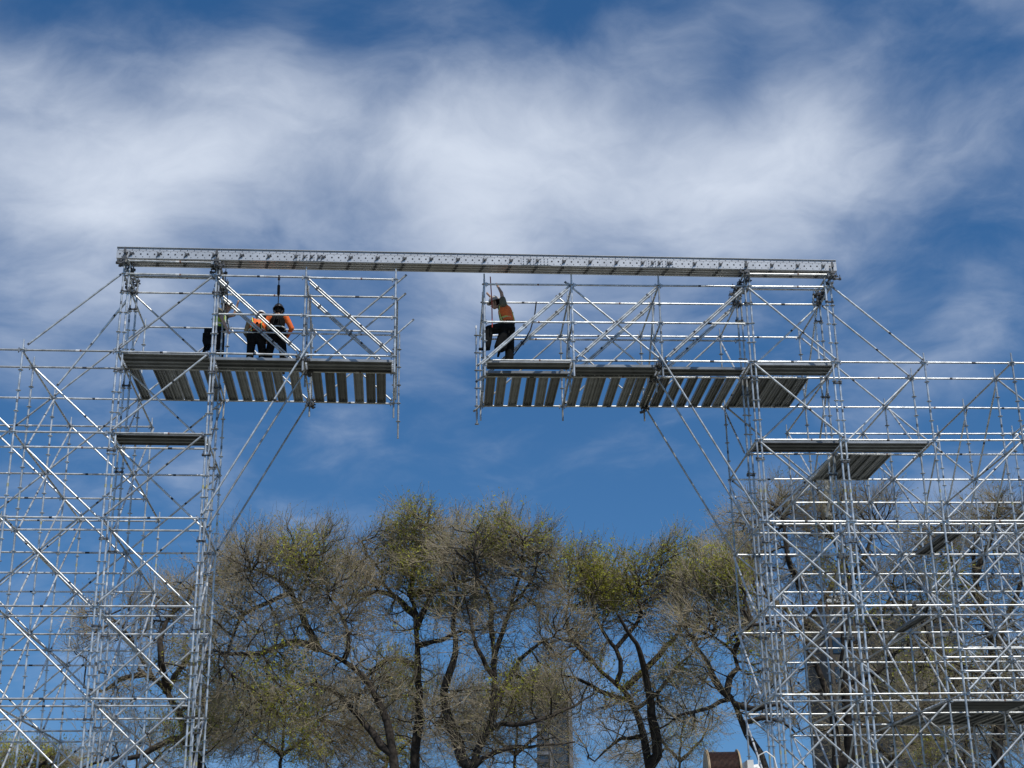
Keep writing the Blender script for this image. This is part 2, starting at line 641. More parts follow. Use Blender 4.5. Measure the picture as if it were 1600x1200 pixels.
def rdepth(c, r, l):
    if c == 5:
        return 1
    if c == 6:
        return -1 if l >= -2 else 1
    if c == 4:
        return -1 if r == 1 else (1 if l % 2 else 0)
    return 1 if (l + r) % 2 else 0


rs = stand(RW, 'dense galvanised stand scaffold at the right edge with a small deck and bright horizontal tubes', [4, 5, 6, 7, 8], [0, 0, 0, 0, -1], rdepth, rxz, ())
rs.brace(4, 0, 1, 5, 0, 0)
rs.brace(4, 1, 1, 5, 1, 0)
rs.brace(4, 2, 1, 5, 2, 0)
for l in (-3.5, -3.75):
    for c in (5, 6, 7):
        rs.ledger(c, c + 1, 0, l)
        rs.ledger(c, c + 1, 1, l)
rs.planks_x(4, 5, [.30, .56, .82], -1)
rs.planks_y([4 + (i + .55) * PW * 1.03 / BAY for i in range(9)][0:6], 1, 2, -1)
rs.planks_y([5.22, 5.33], 1, 2, -2)
rs.planks_y([4.86], 1, 2, -3)
for c in (5, 6, 7):
    rs.planks_x(c, c + 1, [1.4 + i * .25 for i in range(7)], -4)
    rs.planks_y([c + (i + .5) / 8.6 for i in range(9)], 2, 3, -4)


def tower(wing, label, c, stand_side, xr0):
    """Twin-legged tower one bay wide between columns c and c+1."""
    s = Scaffold(wing, 'scaffold_tower', label, c)
    offs = (.14, .11) if stand_side < 0 else (.10, -.14)
    for k, cc in enumerate((c, c + 1)):
        for r in (0, 1, 2):
            top = 1.13 if r < 2 else 1.12
            on_stand = (k == 0) == (stand_side < 0)
            if not on_stand:
                s.leg(cc, r, LOW, top, jack=True)
                if r < 2:
                    s.leg(cc, r, LOW, top + (.0 if r else -.02), dc=offs[k], jack=True)
            else:
                s.leg(cc, r, LOW if r < 2 else 0.02, top, dc=offs[k] if r < 2 else 0, jack=r < 2)
                if r < 2:
                    s.leg(cc, r, .02, top)
            if r < 2:
                for l in np.arange(LOW + .75, 1, 1.0):
                    p = wing.P(cc, r, l, dc=offs[k] / 2, dr=-.01, dz=random.uniform(-.1, .1))
                    s.coupler(p, wing.ex)
        for l in range(LOW, 2):
            if not on_stand or l > 0:
                s.transom(cc, 0, 1, l)
                s.transom(cc, 1, 2, l)
            if l < 1:
                hb = 1 if not on_stand else (-1 if stand_side > 0 else 1)
                if not on_stand or l >= 0:
                    if hb > 0:
                        s.brace(cc, 1, l, cc, 2, l + 1, dr=0, dc=-.055, name='depth_brace')
                    else:
                        s.brace(cc, 1, l + 1, cc, 2, l, dr=0, dc=-.055, name='depth_brace')
    for l in range(LOW, 2):
        for r in (0, 1, 2):
            s.ledger(c, c + 1, r, l)
            if l < 1:
                sl_ = xr0 if r != 1 else ('\\' if xr0 == '/' else '/')
                if l == 0 and r == 2 and stand_side > 0:
                    continue
                if l == 0 and r == 1 and stand_side > 0:
                    sl_ = '/'
                if sl_ == '/':
                    s.brace(c, r, l, c + 1, r, l + 1)
                else:
                    s.brace(c, r, l + 1, c + 1, r, l)
    # extra runners just under the beams
    s.ledger(c, c + 1, .22, 1.05)
    s.ledger(c, c + 1, .40, 1.05, dz=.02)
    s.ledger(c, c + 1, 1, 1, dz=.42)
    s.ledger(c, c + 1, -.13, 1.14)
    # cross heads that carry the beams, crowded with clamps
    for k, cc in enumerate((c, c + 1)):
        for dc in (offs[k] * .25 - .05, offs[k] * .25 + .07):
            a, b = wing.P(cc, -.22, 1.13, dc=dc, dz=.03), wing.P(cc, 1.4, 1.13, dc=dc, dz=.03)
            s.put('cross_head', brace_mesh((b - a).length), a, b)
        a, b = wing.P(cc, -.1, 1.0, dc=.05, dz=.10), wing.P(cc, 1.3, 1.0, dc=.05, dz=.10)
        s.put('cross_head', brace_mesh((b - a).length), a, b)
        for i in range(13):
            r = -.18 + i * .12
            p = wing.P(cc, r, 1.13, dc=random.uniform(-.10, .14), dz=random.uniform(-.12, .05))
            s.coupler(p, (wing.ex * math.cos(i) + wing.ey * math.sin(i)).normalized())
        for i in range(8):
            p = wing.P(cc, .8 + random.uniform(0, .45), 1.0, dc=random.uniform(-.08, .12), dz=random.uniform(-.05, .35))
            s.coupler(p, (wing.ex * math.cos(i * 2) + wing.ey * math.sin(i * 2)).normalized())
        # upright head plates clasping the front beam
        b_ = MB()
        b_.box((-.022, -.02, -.05), (.022, .0, .34))
        b_.box((-.06, -.03, .02), (.06, -.001, .08))
        b_.box((-.03, -.05, .18), (.03, -.02, .26))
        o = link('head_plate', b_.mesh('head_plate', ['cast']), s.e)
        o.matrix_local = Matrix.Translation(wing.P(cc, -.20, 1.13, dc=.03) - s.loc) @ Matrix.Rotation(wing.th, 4, 'Z')
    return s


lt = tower(LW, 'tall twin-legged scaffold tower on the left carrying the left end of the beams', 0, -1, '/')
rt = tower(RW, 'tall twin-legged scaffold tower on the right carrying the right end of the beams', 3, 1, '\\')
# decks on the towers
lt.planks_x(0, 1, [.20, .46, .72, .95], 0)
lt.planks_y([.10, .36, .475, .59, .76, .92], 1, 2, 0)
lt.planks_x(0, 1, [.22, .48, .74], -1)
rt.planks_x(3, 4, [.30, .55, .80], 0)
rt.planks_y([3.07 + i * .1115 for i in range(7)], 1, 2, 0)
rt.planks_x(3, 4, [.30, .55, .80], -1)


def cantilever(wing, label, cols, root, deckx, decky):
    """Bridge half hung off a tower; cols run from the tower column outwards."""
    s = Scaffold(wing, 'cantilever_platform', label, cols[0])
    outs = cols[1:]
    sg = 1 if cols[1] > cols[0] else -1
    for c in outs:
        for r in (0, 1, 2):
            s.leg(c, r, -.2, 1.14 if r < 2 else 1.08)
        for l in (0, 1):
            s.transom(c, 0, 1, l)
            s.transom(c, 1, 2, l)
        s.transom(c, 0, 1, .5)
        # cross brace in the end frame
        s.brace(c, 1, 1, c, 2, 0, dr=0, dc=.05, name='depth_brace')
    for a, b in zip(cols, cols[1:]):
        c0, c1 = min(a, b), max(a, b)
        for r in (0, 1, 2):
            s.ledger(c0, c1, r, 0)
            s.ledger(c0, c1, r, 1)
            s.brace(a, r, 1, b, r, 0, e1=.0 if b != cols[-1] or sg > 0 else .32, double=r < 2)
        s.ledger(c0, c1, 0, .5)
        s.ledger(c0, c1, 1, .5)
    # long raking struts from the tower to the middle of the platform
    t0, t1 = cols[0], cols[1]
    for r, ext in ((0, .62), (1, .1), (2, 0)):
        s.brace(t0, r, -2, t1, r, 0, e1=ext, dr=-.06, name='strut')
        s.brace(t0, r, -2, t1, r, 0, e0=-.3, e1=-.2, dr=.0, dc=.07 * sg, name='strut') if r == 9 else None
    for c0, c1, rs_ in deckx:
        s.planks_x(c0, c1, rs_, 0)
    s.planks_y(decky, 1, 2, 0)
    return s


def left_cols(us, base, w):
    return [base + u / w for u in us]


lc = cantilever(LW, 'left half of the unfinished scaffold bridge with three workers on its deck', [1, 2, 3], 1,
                [(1, 2, [.48, .74, .98]), (2, 3, [.46, .72, .97])],
                [1.11, 1.27, 1.41, 1.56, 1.68, 1.87, 2.12, 2.27, 2.40, 2.59, 2.73, 2.85])
for r, e in ((0, .42), (1, .42), (2, .75)):
    lc.brace(2.1, r, .02, 3, r, .955, e1=e, dr=.06)
lc.leg(3, 2, -.48, .98, dc=.12)
rc = cantilever(RW, 'right half of the unfinished scaffold bridge with one worker standing at its end', [3, 2, 1, 0], 3,
                [(0, 1, [.22, .46, .95]), (1, 2, [.50, .76, .98]), (2, 3, [.62, .86])],
                [.09, .22, .39, .56, .70, .84, 1.10, 1.26, 1.37, 1.54, 1.72, 1.84, 1.99, 2.12, 2.28, 2.44, 2.60, 2.76, 2.89])
for r, e in ((0, .28), (1, .45), (2, .15)):
    rc.brace(1, r, .985, 2, r, .02, e0=e, dr=.06)
rc.leg(0, 2, -.25, 1.3 - .2, dc=-.1)

# clamps crowding the joints under both platforms
for s, c in ((lc, 2), (rc, 2)):
    for i in range(7):
        s.coupler(s.w.P(c, random.uniform(-.05, .25), 0, dc=random.uniform(-.12, .12), dz=random.uniform(-.16, .06)), (s.w.ex * math.cos(i) + s.w.ey * math.sin(i)).normalized())
    for r in (1, 2):
        for i in range(4):
            s.coupler(s.w.P(c, r, 0, dc=random.uniform(-.1, .1), dz=random.uniform(-.14, .06)), (s.w.ex * math.cos(i) + s.w.ey * math.sin(i)).normalized())

# ------------------------------------------------------------------ aluminium bridge beams
A_, I_ = LW.P(-.085, 0, 1.175), RW.P(4.075, 0, 1.195)
bex = (I_ - A_).normalized()
bey = Vector((-bex.y, bex.x, 0)).normalized()
bez = bex.cross(bey)
BL = (I_ - A_).length
BH = .28
b = MB()
FW = .036
prof = [(-FW, 0), (FW, 0), (FW, .016), (.008, .022), (.008, BH - .022), (FW, BH - .016), (FW, BH), (-FW, BH), (-FW, BH - .016), (-.008, BH - .022), (-.008, .022), (-FW, .016)]
b.prism(prof, 0, BL)
beam_mesh = b.mesh('beam', ['alu'])
# front faces: a folded perforated cheek screwed to the web
pb = MB()
pb.prism([(-.047, .006), (-.037, .006), (-.037, .196), (-.047, .196)], 0, BL)
pb.prism([(-.042, .204), (-.037, .204), (-.037, .25), (-.042, .25)], 0, BL)
pb.prism([(-.066, BH + .004), (.05, BH + .004), (.05, BH + .016), (-.066, BH + .016)], 0, BL)
cheek_mesh = pb.mesh('cheek', ['alu'])
hb = MB()  # dark discs on the uncut cheek, painting the shade of its holes


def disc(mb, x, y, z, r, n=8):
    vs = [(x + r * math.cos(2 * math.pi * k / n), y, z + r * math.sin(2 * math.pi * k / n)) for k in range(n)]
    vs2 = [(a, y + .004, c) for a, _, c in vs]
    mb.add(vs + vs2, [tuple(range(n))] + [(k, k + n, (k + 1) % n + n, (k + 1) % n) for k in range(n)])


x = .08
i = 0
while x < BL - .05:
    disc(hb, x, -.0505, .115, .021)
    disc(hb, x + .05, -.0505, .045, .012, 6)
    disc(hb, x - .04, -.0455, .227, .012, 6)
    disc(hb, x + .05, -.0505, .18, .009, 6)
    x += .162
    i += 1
hole_shade_mesh = hb.mesh('hole_shade_disc', ['hole_shade'])
cb = MB()
cb.box((-.026, -.075, .085), (.026, -.049, .15))
cb.box((-.045, -.068, .065), (-.018, -.049, .17), 0)
cb.tube([(-.06, -.07, .05), (.05, -.06, .165)], .010, 6)
cb.tube([(0, -.088, .115), (0, -.07, .115)], .016, 6)
clamp_mesh = cb.mesh('bolt_clamp', ['cast'])
sb = MB()
sb.box((-.035, -.05, -.022), (.035, .02, .06))
sb.box((-.05, -.015, .02), (.05, .01, .13))
sb.tube([(0, -.06, .05), (0, .03, .05)], .014, 6)
spacer_mesh = sb.mesh('spacer', ['cast'])
rank = ['frontmost', 'second from the front', 'third from the front', 'rearmost']
for k in range(4):
    org = A_ + bey * (-.07 + .135 * k)
    e = empty('aluminium_girder', org, 'long perforated aluminium beam across both towers, ' + rank[k] + ' of four', 'beam', 'aluminium beams side by side')
    rot = Matrix((bex, bey, bez)).transposed().to_4x4()
    e.matrix_world = Matrix.Translation(org) @ rot
    link('profile', beam_mesh, e)
    link('cheek', cheek_mesh, e)
    tag(link('hole_shade_disc', hole_shade_mesh, e), kind='stuff')
    xs = [x for x in np.arange(.35, BL - .2, .65)]
    if k == 0:
        xs += [4.45, 4.62, 4.80, 9.9, 12.95, 13.12, 13.4, .22]
    for x in xs:
        link('bolt_clamp', clamp_mesh, e, (float(x), 0, 0))
    if k == 0:
        for x in (4.2, 9.7, 12.8):
            pbm = MB()
            pbm.box((x, -.056, .012), (x + .72, -.0475, .19))
            for bx_ in np.arange(x + .05, x + .70, .085):
                for bz_ in (.035, .10, .165):
                    pbm.tube([(bx_, -.066, bz_), (bx_, -.056, bz_)], .013, 6, 1)
            link('splice_plate', pbm.mesh('splice_plate', ['alu', 'cast']), e)
    if k:
        for x in xs[:27]:
            link('spacer', spacer_mesh, e, (float(x) - .03 * k, -.062, .004))

# ------------------------------------------------------------------ people


def unit_sphere(nu=12, nv=7):
    vs = [(0, 0, 1)]
    for i in range(1, nv):
        a = math.pi * i / nv
        vs += [(math.sin(a) * math.cos(2 * math.pi * k / nu), math.sin(a) * math.sin(2 * math.pi * k / nu), math.cos(a)) for k in range(nu)]
    vs.append((0, 0, -1))
    fs = [(0, 1 + k, 1 + (k + 1) % nu) for k in range(nu)]
    for i in range(nv - 2):
        fs += [(1 + i * nu + k, 1 + (i + 1) * nu + k, 1 + (i + 1) * nu + (k + 1) % nu, 1 + i * nu + (k + 1) % nu) for k in range(nu)]
    L = len(vs) - 1
    fs += [(L, 1 + (nv - 2) * nu + (k + 1) % nu, 1 + (nv - 2) * nu + k) for k in range(nu)]
    return np.array(vs), fs


SPH_V, SPH_F = unit_sphere()


def capsules(name, segs, matname, parent, voxel=.016, smooth=6):
    """One continuous surface grown over tapered limbs."""
    mb = MB()
    for p, r, q, s in segs:
        p, q = Vector(p), Vector(q)
        r0 = np.array(r if isinstance(r, tuple) else (r,) * 3)
        s0 = np.array(s if isinstance(s, tuple) else (s,) * 3)
        steps = max(1, int((q - p).length / .03))
        for i in range(steps + 1):
            t = i / steps
            c, rr = p.lerp(q, t), r0 * (1 - t) + s0 * t
            mb.add(SPH_V * rr + np.array(c), SPH_F)
    me = bpy.data.meshes.new(name)
    me.from_pydata(mb.v, [], mb.f)
    me.materials.append(M[matname])
    o = link(name, me, parent)
    rm = o.modifiers.new('skin_over', 'REMESH')
    rm.mode = 'VOXEL'
    rm.voxel_size = voxel
    rm.use_smooth_shade = True
    sm = o.modifiers.new('soften', 'SMOOTH')
    sm.iterations = smooth
    sm.factor = .5
    return o


def hand_segs(wrist, d, side, curl=.5):
    """Palm, four unequal fingers and a thumb leaving the side of the palm."""
    w, d = Vector(wrist), Vector(d).normalized()
    s = Vector(side)
    s = (s - d * s.dot(d)).normalized()
    n = d.cross(s)
    palm = w + d * .085
    out = [(w, .026, palm, .03), (w + s * .025 + d * .02, .016, palm + s * .03, .016), (w - s * .02 + d * .02, .016, palm - s * .03, .016)]
    for k, ln in zip((-1.5, -.5, .5, 1.5), (.06, .075, .078, .068)):
        b0 = palm + s * (.019 * k)
        b1 = b0 + (d * math.cos(curl) + n * math.sin(curl)) * ln * .55
        b2 = b1 + (d * math.cos(curl * 2.2) + n * math.sin(curl * 2.2)) * ln * .5
        out += [(b0, .0095, b1, .009), (b1, .009, b2, .008)]
    t0 = w + d * .03 + s * .03
    t1 = t0 + (s * .8 + d * .5).normalized() * .035
    t2 = t1 + (s * .3 + d * .9 + n * .4).normalized() * .03
    out += [(t0, .012, t1, .011), (t1, .011, t2, .009)]
    return out


def helmet(parent, head, fwd, matname):
    """Hard hat: domed shell with ridge, rim and peak."""
    mb = MB()
    n = 20
    prof = [(.0, .125), (.05, .118), (.09, .098), (.118, .06), (.128, .015), (.132, 0.0)]
    rings = []
    for r, z in prof:
        rings.append([(r * math.cos(2 * math.pi * k / n) * .92, r * math.sin(2 * math.pi * k / n) * 1.06, z) for k in range(n)])
    vs = [p for rg in rings for p in rg]
    fs = [(i * n + k, i * n + (k + 1) % n, (i + 1) * n + (k + 1) % n, (i + 1) * n + k) for i in range(len(prof) - 1) for k in range(n)]
    mb.add(vs, fs, 0, True)
    rim = [(1.0, 0), (1.16, -.008), (1.16, -.016), (.98, -.012)]
    vs = []
    for sc, z in rim:
        for k in range(n):
            a = 2 * math.pi * k / n
            ext = sc + (.22 if sc > 1.1 and math.sin(a) > .45 else 0)
            vs.append((.132 * .92 * math.cos(a) * ext, .132 * 1.06 * math.sin(a) * ext, z))
    fs = [(i * n + k, (i + 1) * n + k, (i + 1) * n + (k + 1) % n, i * n + (k + 1) % n) for i in range(3) for k in range(n)]
    mb.add(vs, fs, 0, True)
    for xx in (-.025, 0, .025):
        mb.tube([(xx, -.10, .085), (xx, -.04, .122), (xx, .04, .122), (xx, .10, .085)], .008, 6)
    o = link('helmet', mb.mesh('helmet', [matname]), parent)
    f = Vector(fwd).normalized()
    up = Vector((0, 0, 1))
    x = f.cross(up).normalized()
    z = x.cross(f)
    o.matrix_local = Matrix.Translation(Vector(head) + z * .035) @ Matrix((x, f, z)).transposed().to_4x4()
    # chin strap
    sb_ = MB()
    sb_.tube([(-.105, .02, 0), (-.09, .03, -.10), (0, .06, -.16), (.09, .03, -.10), (.105, .02, 0)], .006, 5)
    link('chin_strap', sb_.mesh('chin_strap', ['black']), o)
    return o


def face_segs(head, f):
    """Skull, jaw, nose, brow, lips and ears as one head."""
    h, f = Vector(head), Vector(f).normalized()
    x = f.cross(Vector((0, 0, 1))).normalized()
    z = x.cross(f)
    return [(h + z * .03, .088, h - f * .02 + z * .03, .09), (h, .085, h - z * .07 + f * .035, .058), (h + f * .085 + z * .01, .012, h + f * .112 - z * .028, .016),
            (h + f * .075 + x * .035 + z * .025, .014, h + f * .075 - x * .035 + z * .025, .014), (h + f * .088 - z * .06 + x * .018, .01, h + f * .088 - z * .06 - x * .018, .01),
            (h + x * .092 + z * .012, .014, h + x * .094 - z * .025, .010), (h - x * .092 + z * .012, .014, h - x * .094 - z * .025, .010)]


def person(loc, rotz, label, J, face, colors, scale=1.0, sleeves='long', vest=True, tape=True, tape_col='lime_tape', bulk=1.0):
    e = empty('person', loc, label, 'person', 'workers on the scaffold bridge')
    e.rotation_euler = (0, 0, rotz)
    e.scale = (scale,) * 3
    j = {k: Vector(v) for k, v in J.items()}
    body = []
    body += face_segs(j['head'], face)
    body += [(j['neck'], .055, j['head'] - Vector((0, 0, .06)), .052), (j['chest'], (.15, .10, .12), j['pelvis'], (.135, .095, .10)), (j['chest'], (.15, .1, .12), j['neck'], .06)]
    for s in 'lr':
        body += [(j['sh' + s], .055, j['el' + s], .042), (j['el' + s], .042, j['wr' + s], .029)]
        d = j['wr' + s] - j['el' + s]
        body += hand_segs(j['wr' + s], d, (1 if s == 'l' else -1, .3, 0), .5)
        body += [(j['hip' + s], .085, j['kn' + s], .058), (j['kn' + s], .058, j['an' + s], .04)]
    capsules('body', body, 'skin', e, .012, 3)

    def bk(segs):
        f_ = lambda r: tuple(x * bulk for x in r) if isinstance(r, tuple) else r * bulk
        return [(p, f_(r), q, f_(t)) for p, r, q, t in segs]

    tr = [(j['pelvis'], (.155, .115, .10), j['pelvis'] + Vector((0, 0, .08)), (.15, .11, .06))]
    for s in 'lr':
        tr += [(j['hip' + s], .118, j['kn' + s], .092), (j['kn' + s], .092, j['an' + s], .082)]
    tro = capsules('trousers', bk(tr), colors['legs'], e, .017, 4)
    for s in 'lr':
        mid = j['kn' + s].lerp(j['an' + s], .55)
        if tape:
            mb = MB()
            d = (j['an' + s] - j['kn' + s]).normalized() * .028
            mb.tube([mid - d, mid + d], .098, 12)
            link('leg_tape', mb.mesh('leg_tape', ['reflect']), tro)
    ups = [(j['chest'], (.172, .122, .13), j['pelvis'] + Vector((0, 0, .07)), (.152, .115, .08)), (j['chest'] + Vector((0, 0, .06)), (.165, .11, .1), j['neck'] - Vector((0, 0, .04)), .075)]
    for s in 'lr':
        ups += [(j['sh' + s], .075, j['sh' + s].lerp(j['el' + s], .4 if sleeves == 'short' else 1), .064)]
        if sleeves == 'long':
            ups += [(j['el' + s], .060, j['wr' + s], .045)]
    capsules('shirt', bk(ups), colors['shirt'], e, .017, 4)
    if vest:
        vs = [(j['chest'] + Vector((0, 0, .06)), (.19, .14, .13), j['pelvis'] + Vector((0, 0, .10)), (.168, .128, .08)),
              (j['shl'] * .72 + j['shr'] * .28 + Vector((0, 0, .02)), .072, j['chest'], .10), (j['shr'] * .72 + j['shl'] * .28 + Vector((0, 0, .02)), .072, j['chest'], .10)]
        vo = capsules('vest', bk(vs), colors['vest'], e, .017, 4)
    if vest and tape_col:
        for sx in (-1, 1):
            mb = MB()
            sh = (j['shl'] if sx < 0 else j['shr']).lerp(j['neck'], .30)
            ch, pe = j['chest'], j['pelvis']
            for sy in (-1, 1):
                mb.tube([sh + Vector((0, .03 * sy, .085)), ch + Vector((.10 * sx, .142 * sy, .06)), ch.lerp(pe, .55) + Vector((.11 * sx, .147 * sy, .03)), pe + Vector((.11 * sx, .134 * sy, .06))], .015, 6)
            link('vest_tape', mb.mesh('vest_tape', [tape_col]), vo)
        mb = MB()
        c = j['chest'].lerp(j['pelvis'], .42)
        mb.tube([c + Vector((.19 * math.cos(a), .147 * math.sin(a), 0)) for a in np.linspace(0, 2 * math.pi, 21)], .018, 6)
        link('vest_tape', mb.mesh('vest_tape', [tape_col]), vo)
    # harness: shoulder straps, belt, dorsal ring
    mb = MB()
    ch, pe = j['chest'], j['pelvis']
    ax = (pe - ch).normalized()
    for sx in (-1, 1):
        sh = (j['shl'] if sx < 0 else j['shr']).lerp(j['neck'], .45)
        for sy in (-1, 1):
            mb.tube([sh + Vector((0, 0, .075)), ch + Vector((.07 * sx, .138 * sy, .04)), pe + Vector((.1 * sx, .128 * sy, .1))], .016, 6)
    for t, rr in ((.95, 0), (.62, .012)):
        c = ch.lerp(pe, t) + Vector((0, 0, .05))
        ring = [c + Vector(((.172 + rr) * math.cos(a), (.133 + rr) * math.sin(a), 0)) for a in np.linspace(0, 2 * math.pi, 17)]
        mb.tube(ring, .019, 6, 0 if t > .8 else 1)
    mb.tube([ch + Vector((0, -.14, .06)), ch + Vector((0, -.17, .02))], .03, 8)
    link('harness', mb.mesh('harness', ['black', 'reflect']), e)
    for s in 'lr':
        f = Vector(face)
        f.z = 0
        a = j['an' + s]
        capsules('boot', [(a + Vector((0, 0, .04)), .062, a - Vector((0, 0, .04)), .055), (a - f * .05 - Vector((0, 0, .055)), .042, a + f * .15 - Vector((0, 0, .06)), .038)], colors['boots'], e, .014, 3)
    f_ = Vector(face).normalized()
    capsules('hair', [(j['head'] + Vector((0, 0, .03)) - f_ * .03, .094, j['head'] - Vector((0, 0, .035)) - f_ * .045, .076)], 'black', e, .014, 2)
    # tool pouches on the belt
    for sx in (-1, 1):
        mb = MB()
        c = j['pelvis'] + Vector((sx * .175, -.02, .0))
        mb.box(c - Vector((.045, .08, .12)), c + Vector((.045, .08, .07)))
        mb.tube([c + Vector((0, .02, .05)), c + Vector((.01 * sx, .03, -.24))], .015, 6)
        link('tool_pouch', mb.mesh('tool_pouch', ['black']), e)
    helmet(e, j['head'] + Vector((0, 0, .03)), face, colors['helmet'])
    return e


def base_pose():
    return dict(head=(0, .03, 1.62), neck=(0, 0, 1.46), chest=(0, 0, 1.24), pelvis=(0, 0, .95),
                shl=(-.19, 0, 1.40), shr=(.19, 0, 1.40), ell=(-.26, .02, 1.12), elr=(.26, .02, 1.12), wrl=(-.24, .16, .90), wrr=(.24, .16, .90),
                hipl=(-.09, 0, .90), hipr=(.09, 0, .90), knl=(-.11, .03, .50), knr=(.11, .03, .50), anl=(-.12, 0, .10), anr=(.12, 0, .10))


DK = .055
# right worker: faces left along the bridge, arms up, one knee raised
J = base_pose()
J.update(head=(0.02, .31, 1.57), neck=(0, .17, 1.51), chest=(0, .08, 1.30), pelvis=(0, 0, 1.0), shl=(-.2, .13, 1.48), shr=(.2, .09, 1.50),
         ell=(-.24, .17, 1.73), wrl=(-.17, .24, 1.91), elr=(.24, .26, 1.68), wrr=(.20, .42, 1.84),
         hipl=(-.09, 0, .95), hipr=(.09, 0, .95), knr=(.12, -.02, .52), anr=(.12, .0, .10), knl=(-.12, .46, .86), anl=(-.14, .52, .44))
c, _ = RW.pix(795, 500, .55)
wp = RW.P(c, .60, 0, dz=DK)
w4 = person(wp, math.pi / 2 + RW.th, 'worker in beige helmet and orange vest reaching up, one knee raised, on the right platform', J, (0, 1, -.35),
            dict(legs='black', shirt='khaki', vest='orange', boots='black', helmet='helmet_grey'), 1.08, sleeves='short', tape=False, bulk=1.2)
capsules('gear_bag', [((-.04, .10, .84), (.14, .13, .12), (-.05, .20, .46), (.13, .15, .12)), ((.1, .2, .5), .05, (.1, .25, .30), .03)], 'black', w4, .016, 3)
# left platform, three workers
J = base_pose()
J.update(head=(0, .12, 1.60), neck=(0, .05, 1.47), wrl=(-.20, .26, 1.02), wrr=(.22, .28, 1.02), ell=(-.33, .05, 1.14), elr=(.33, .05, 1.14), knl=(-.16, .0, .5), knr=(.16, 0, .5), anl=(-.18, 0, .1), anr=(.18, 0, .1))
c, _ = LW.pix(433, 520, 1.35)
w3p = LW.P(c, 1.35, 0, dz=DK)
w3 = person(w3p, LW.th, 'worker seen from behind in black helmet and orange shirt, tied to a line overhead', J, (0, 1, -.18),
            dict(legs='black', shirt='orange', vest='black', boots='boot', helmet='helmet_black'), 1.05, tape_col=None)
J = base_pose()
J.update(head=(.05, .30, 1.44), neck=(0, .20, 1.34), chest=(0, .12, 1.12), pelvis=(0, -.02, .86), shl=(-.2, .17, 1.28), shr=(.2, .17, 1.28), ell=(-.28, .25, 1.02), elr=(.28, .25, 1.02),
         wrl=(-.2, .42, .92), wrr=(.2, .42, .92), hipl=(-.1, -.02, .82), hipr=(.1, -.02, .82), knl=(-.14, .16, .47), knr=(.14, .16, .47), anl=(-.15, 0, .1), anr=(.15, 0, .1))
c, _ = LW.pix(401, 520, 1.2)
w2 = person(LW.P(c, 1.22, 0, dz=DK), LW.th, 'worker stooping in white helmet and orange vest with yellow tape on the left platform', J, (.15, 1, -.5),
            dict(legs='black', shirt='khaki', vest='orange', boots='black', helmet='helmet_white'), 1.05)
J = base_pose()
J.update(head=(0, .14, 1.58), neck=(0, .06, 1.46), elr=(.26, .10, 1.16), wrr=(.24, .22, .92), ell=(-.24, .30, 1.5), wrl=(-.2, .36, 1.74))
c, _ = LW.pix(342, 520, 1.3)
w1p = LW.P(c, 1.3, 0, dz=DK)
w1 = person(w1p, -math.pi / 2 + LW.th, 'worker in pale helmet and lime green vest half hidden behind the left tower legs', J, (0, 1, -.3),
            dict(legs='black', shirt='khaki', vest='lime', boots='black', helmet='helmet_white'), 1.06, sleeves='short', tape_col='reflect', bulk=1.15)
# gear bag hanging at the lime worker's back
mb = MB()
mb.box((-.11, -.20, .0), (.11, .0, .42))
mb.box((-.09, -.23, .08), (.09, -.2, .30))
for q in (-.08, -.03, .03, .08):
    mb.tube([(q, -.1 + q, .02), (q, -.14 + q, -.16)], .022, 6)
bag = link('tool_bag', mb.mesh('tool_bag', ['black']))
bag.matrix_world = Matrix.Translation(w1p + Vector((-.15, 0, .66))) @ Matrix.Rotation(-math.pi / 2 + LW.th, 4, 'Z')
tag(bag, 'black tool bag with hanging tails on the back of the lime vested worker', 'bag')


def line_thing(name, pts, rad, mats, label, cat, extra=None):
    mb = MB()
    mb.tube(pts, rad, 6)
    if extra:
        extra(mb)
    return tag(link(name, mb.mesh(name, mats)), label, cat)


top = LW.P(LW.pix(436, 434, 0)[0], 0, 1)
bot = w3p + Vector((0, -.02, 1.50))


def absorber(mb):
    d = (bot - top)
    mb.tube([top + d * .22, top + d * .45], .035, 8)
    mb.tube([top + Vector((0, 0, .035)), top - Vector((0, 0, .08))], .03, 8)


line_thing('safety_line', [top, top.lerp(bot, .5), bot], .012, ['rope'], 'black safety line running up from the worker in the black helmet', 'line', absorber)
c0 = RW.pix(766, 430, .2)
rp0, rp1 = RW.P(RW.pix(766, 424, .25)[0], .25, 1.16), RW.P(RW.pix(769, 505, .25)[0], .25, .48)
line_thing('ratchet_strap', [rp0, rp0.lerp(rp1, .5) + Vector((.015, 0, 0)), rp1], .014, ['red'], 'red strap hanging from the beams at the end of the right platform', 'strap')
h0, h1 = RW.P(RW.pix(838, 474, 1.05)[0], 1.05, 1), RW.P(RW.pix(820, 528, 1.0)[0], 1.0, .47)
line_thing('safety_line', [h0, h0.lerp(h1, .35) + Vector((.06, 0, 0)), h0.lerp(h1, .7) + Vector((.05, 0, -.05)), h1, h1 + Vector((-.35, 0, -.5)), w4.location + Vector((.15, 0, 1.05))], .018, ['rope'],
           'black safety line sagging behind the worker in the beige helmet', 'line')
a0 = LW.P(LW.pix(452, 510, 1.2)[0], 1.2, .38)
line_thing('tag_line', [a0, a0.lerp(LW.P(1.98, 1, .56), .5) - Vector((0, 0, .02)), LW.P(1.98, 1, .56)], .007, ['rope'], 'thin cord from the orange shirted worker to the middle post', 'line')

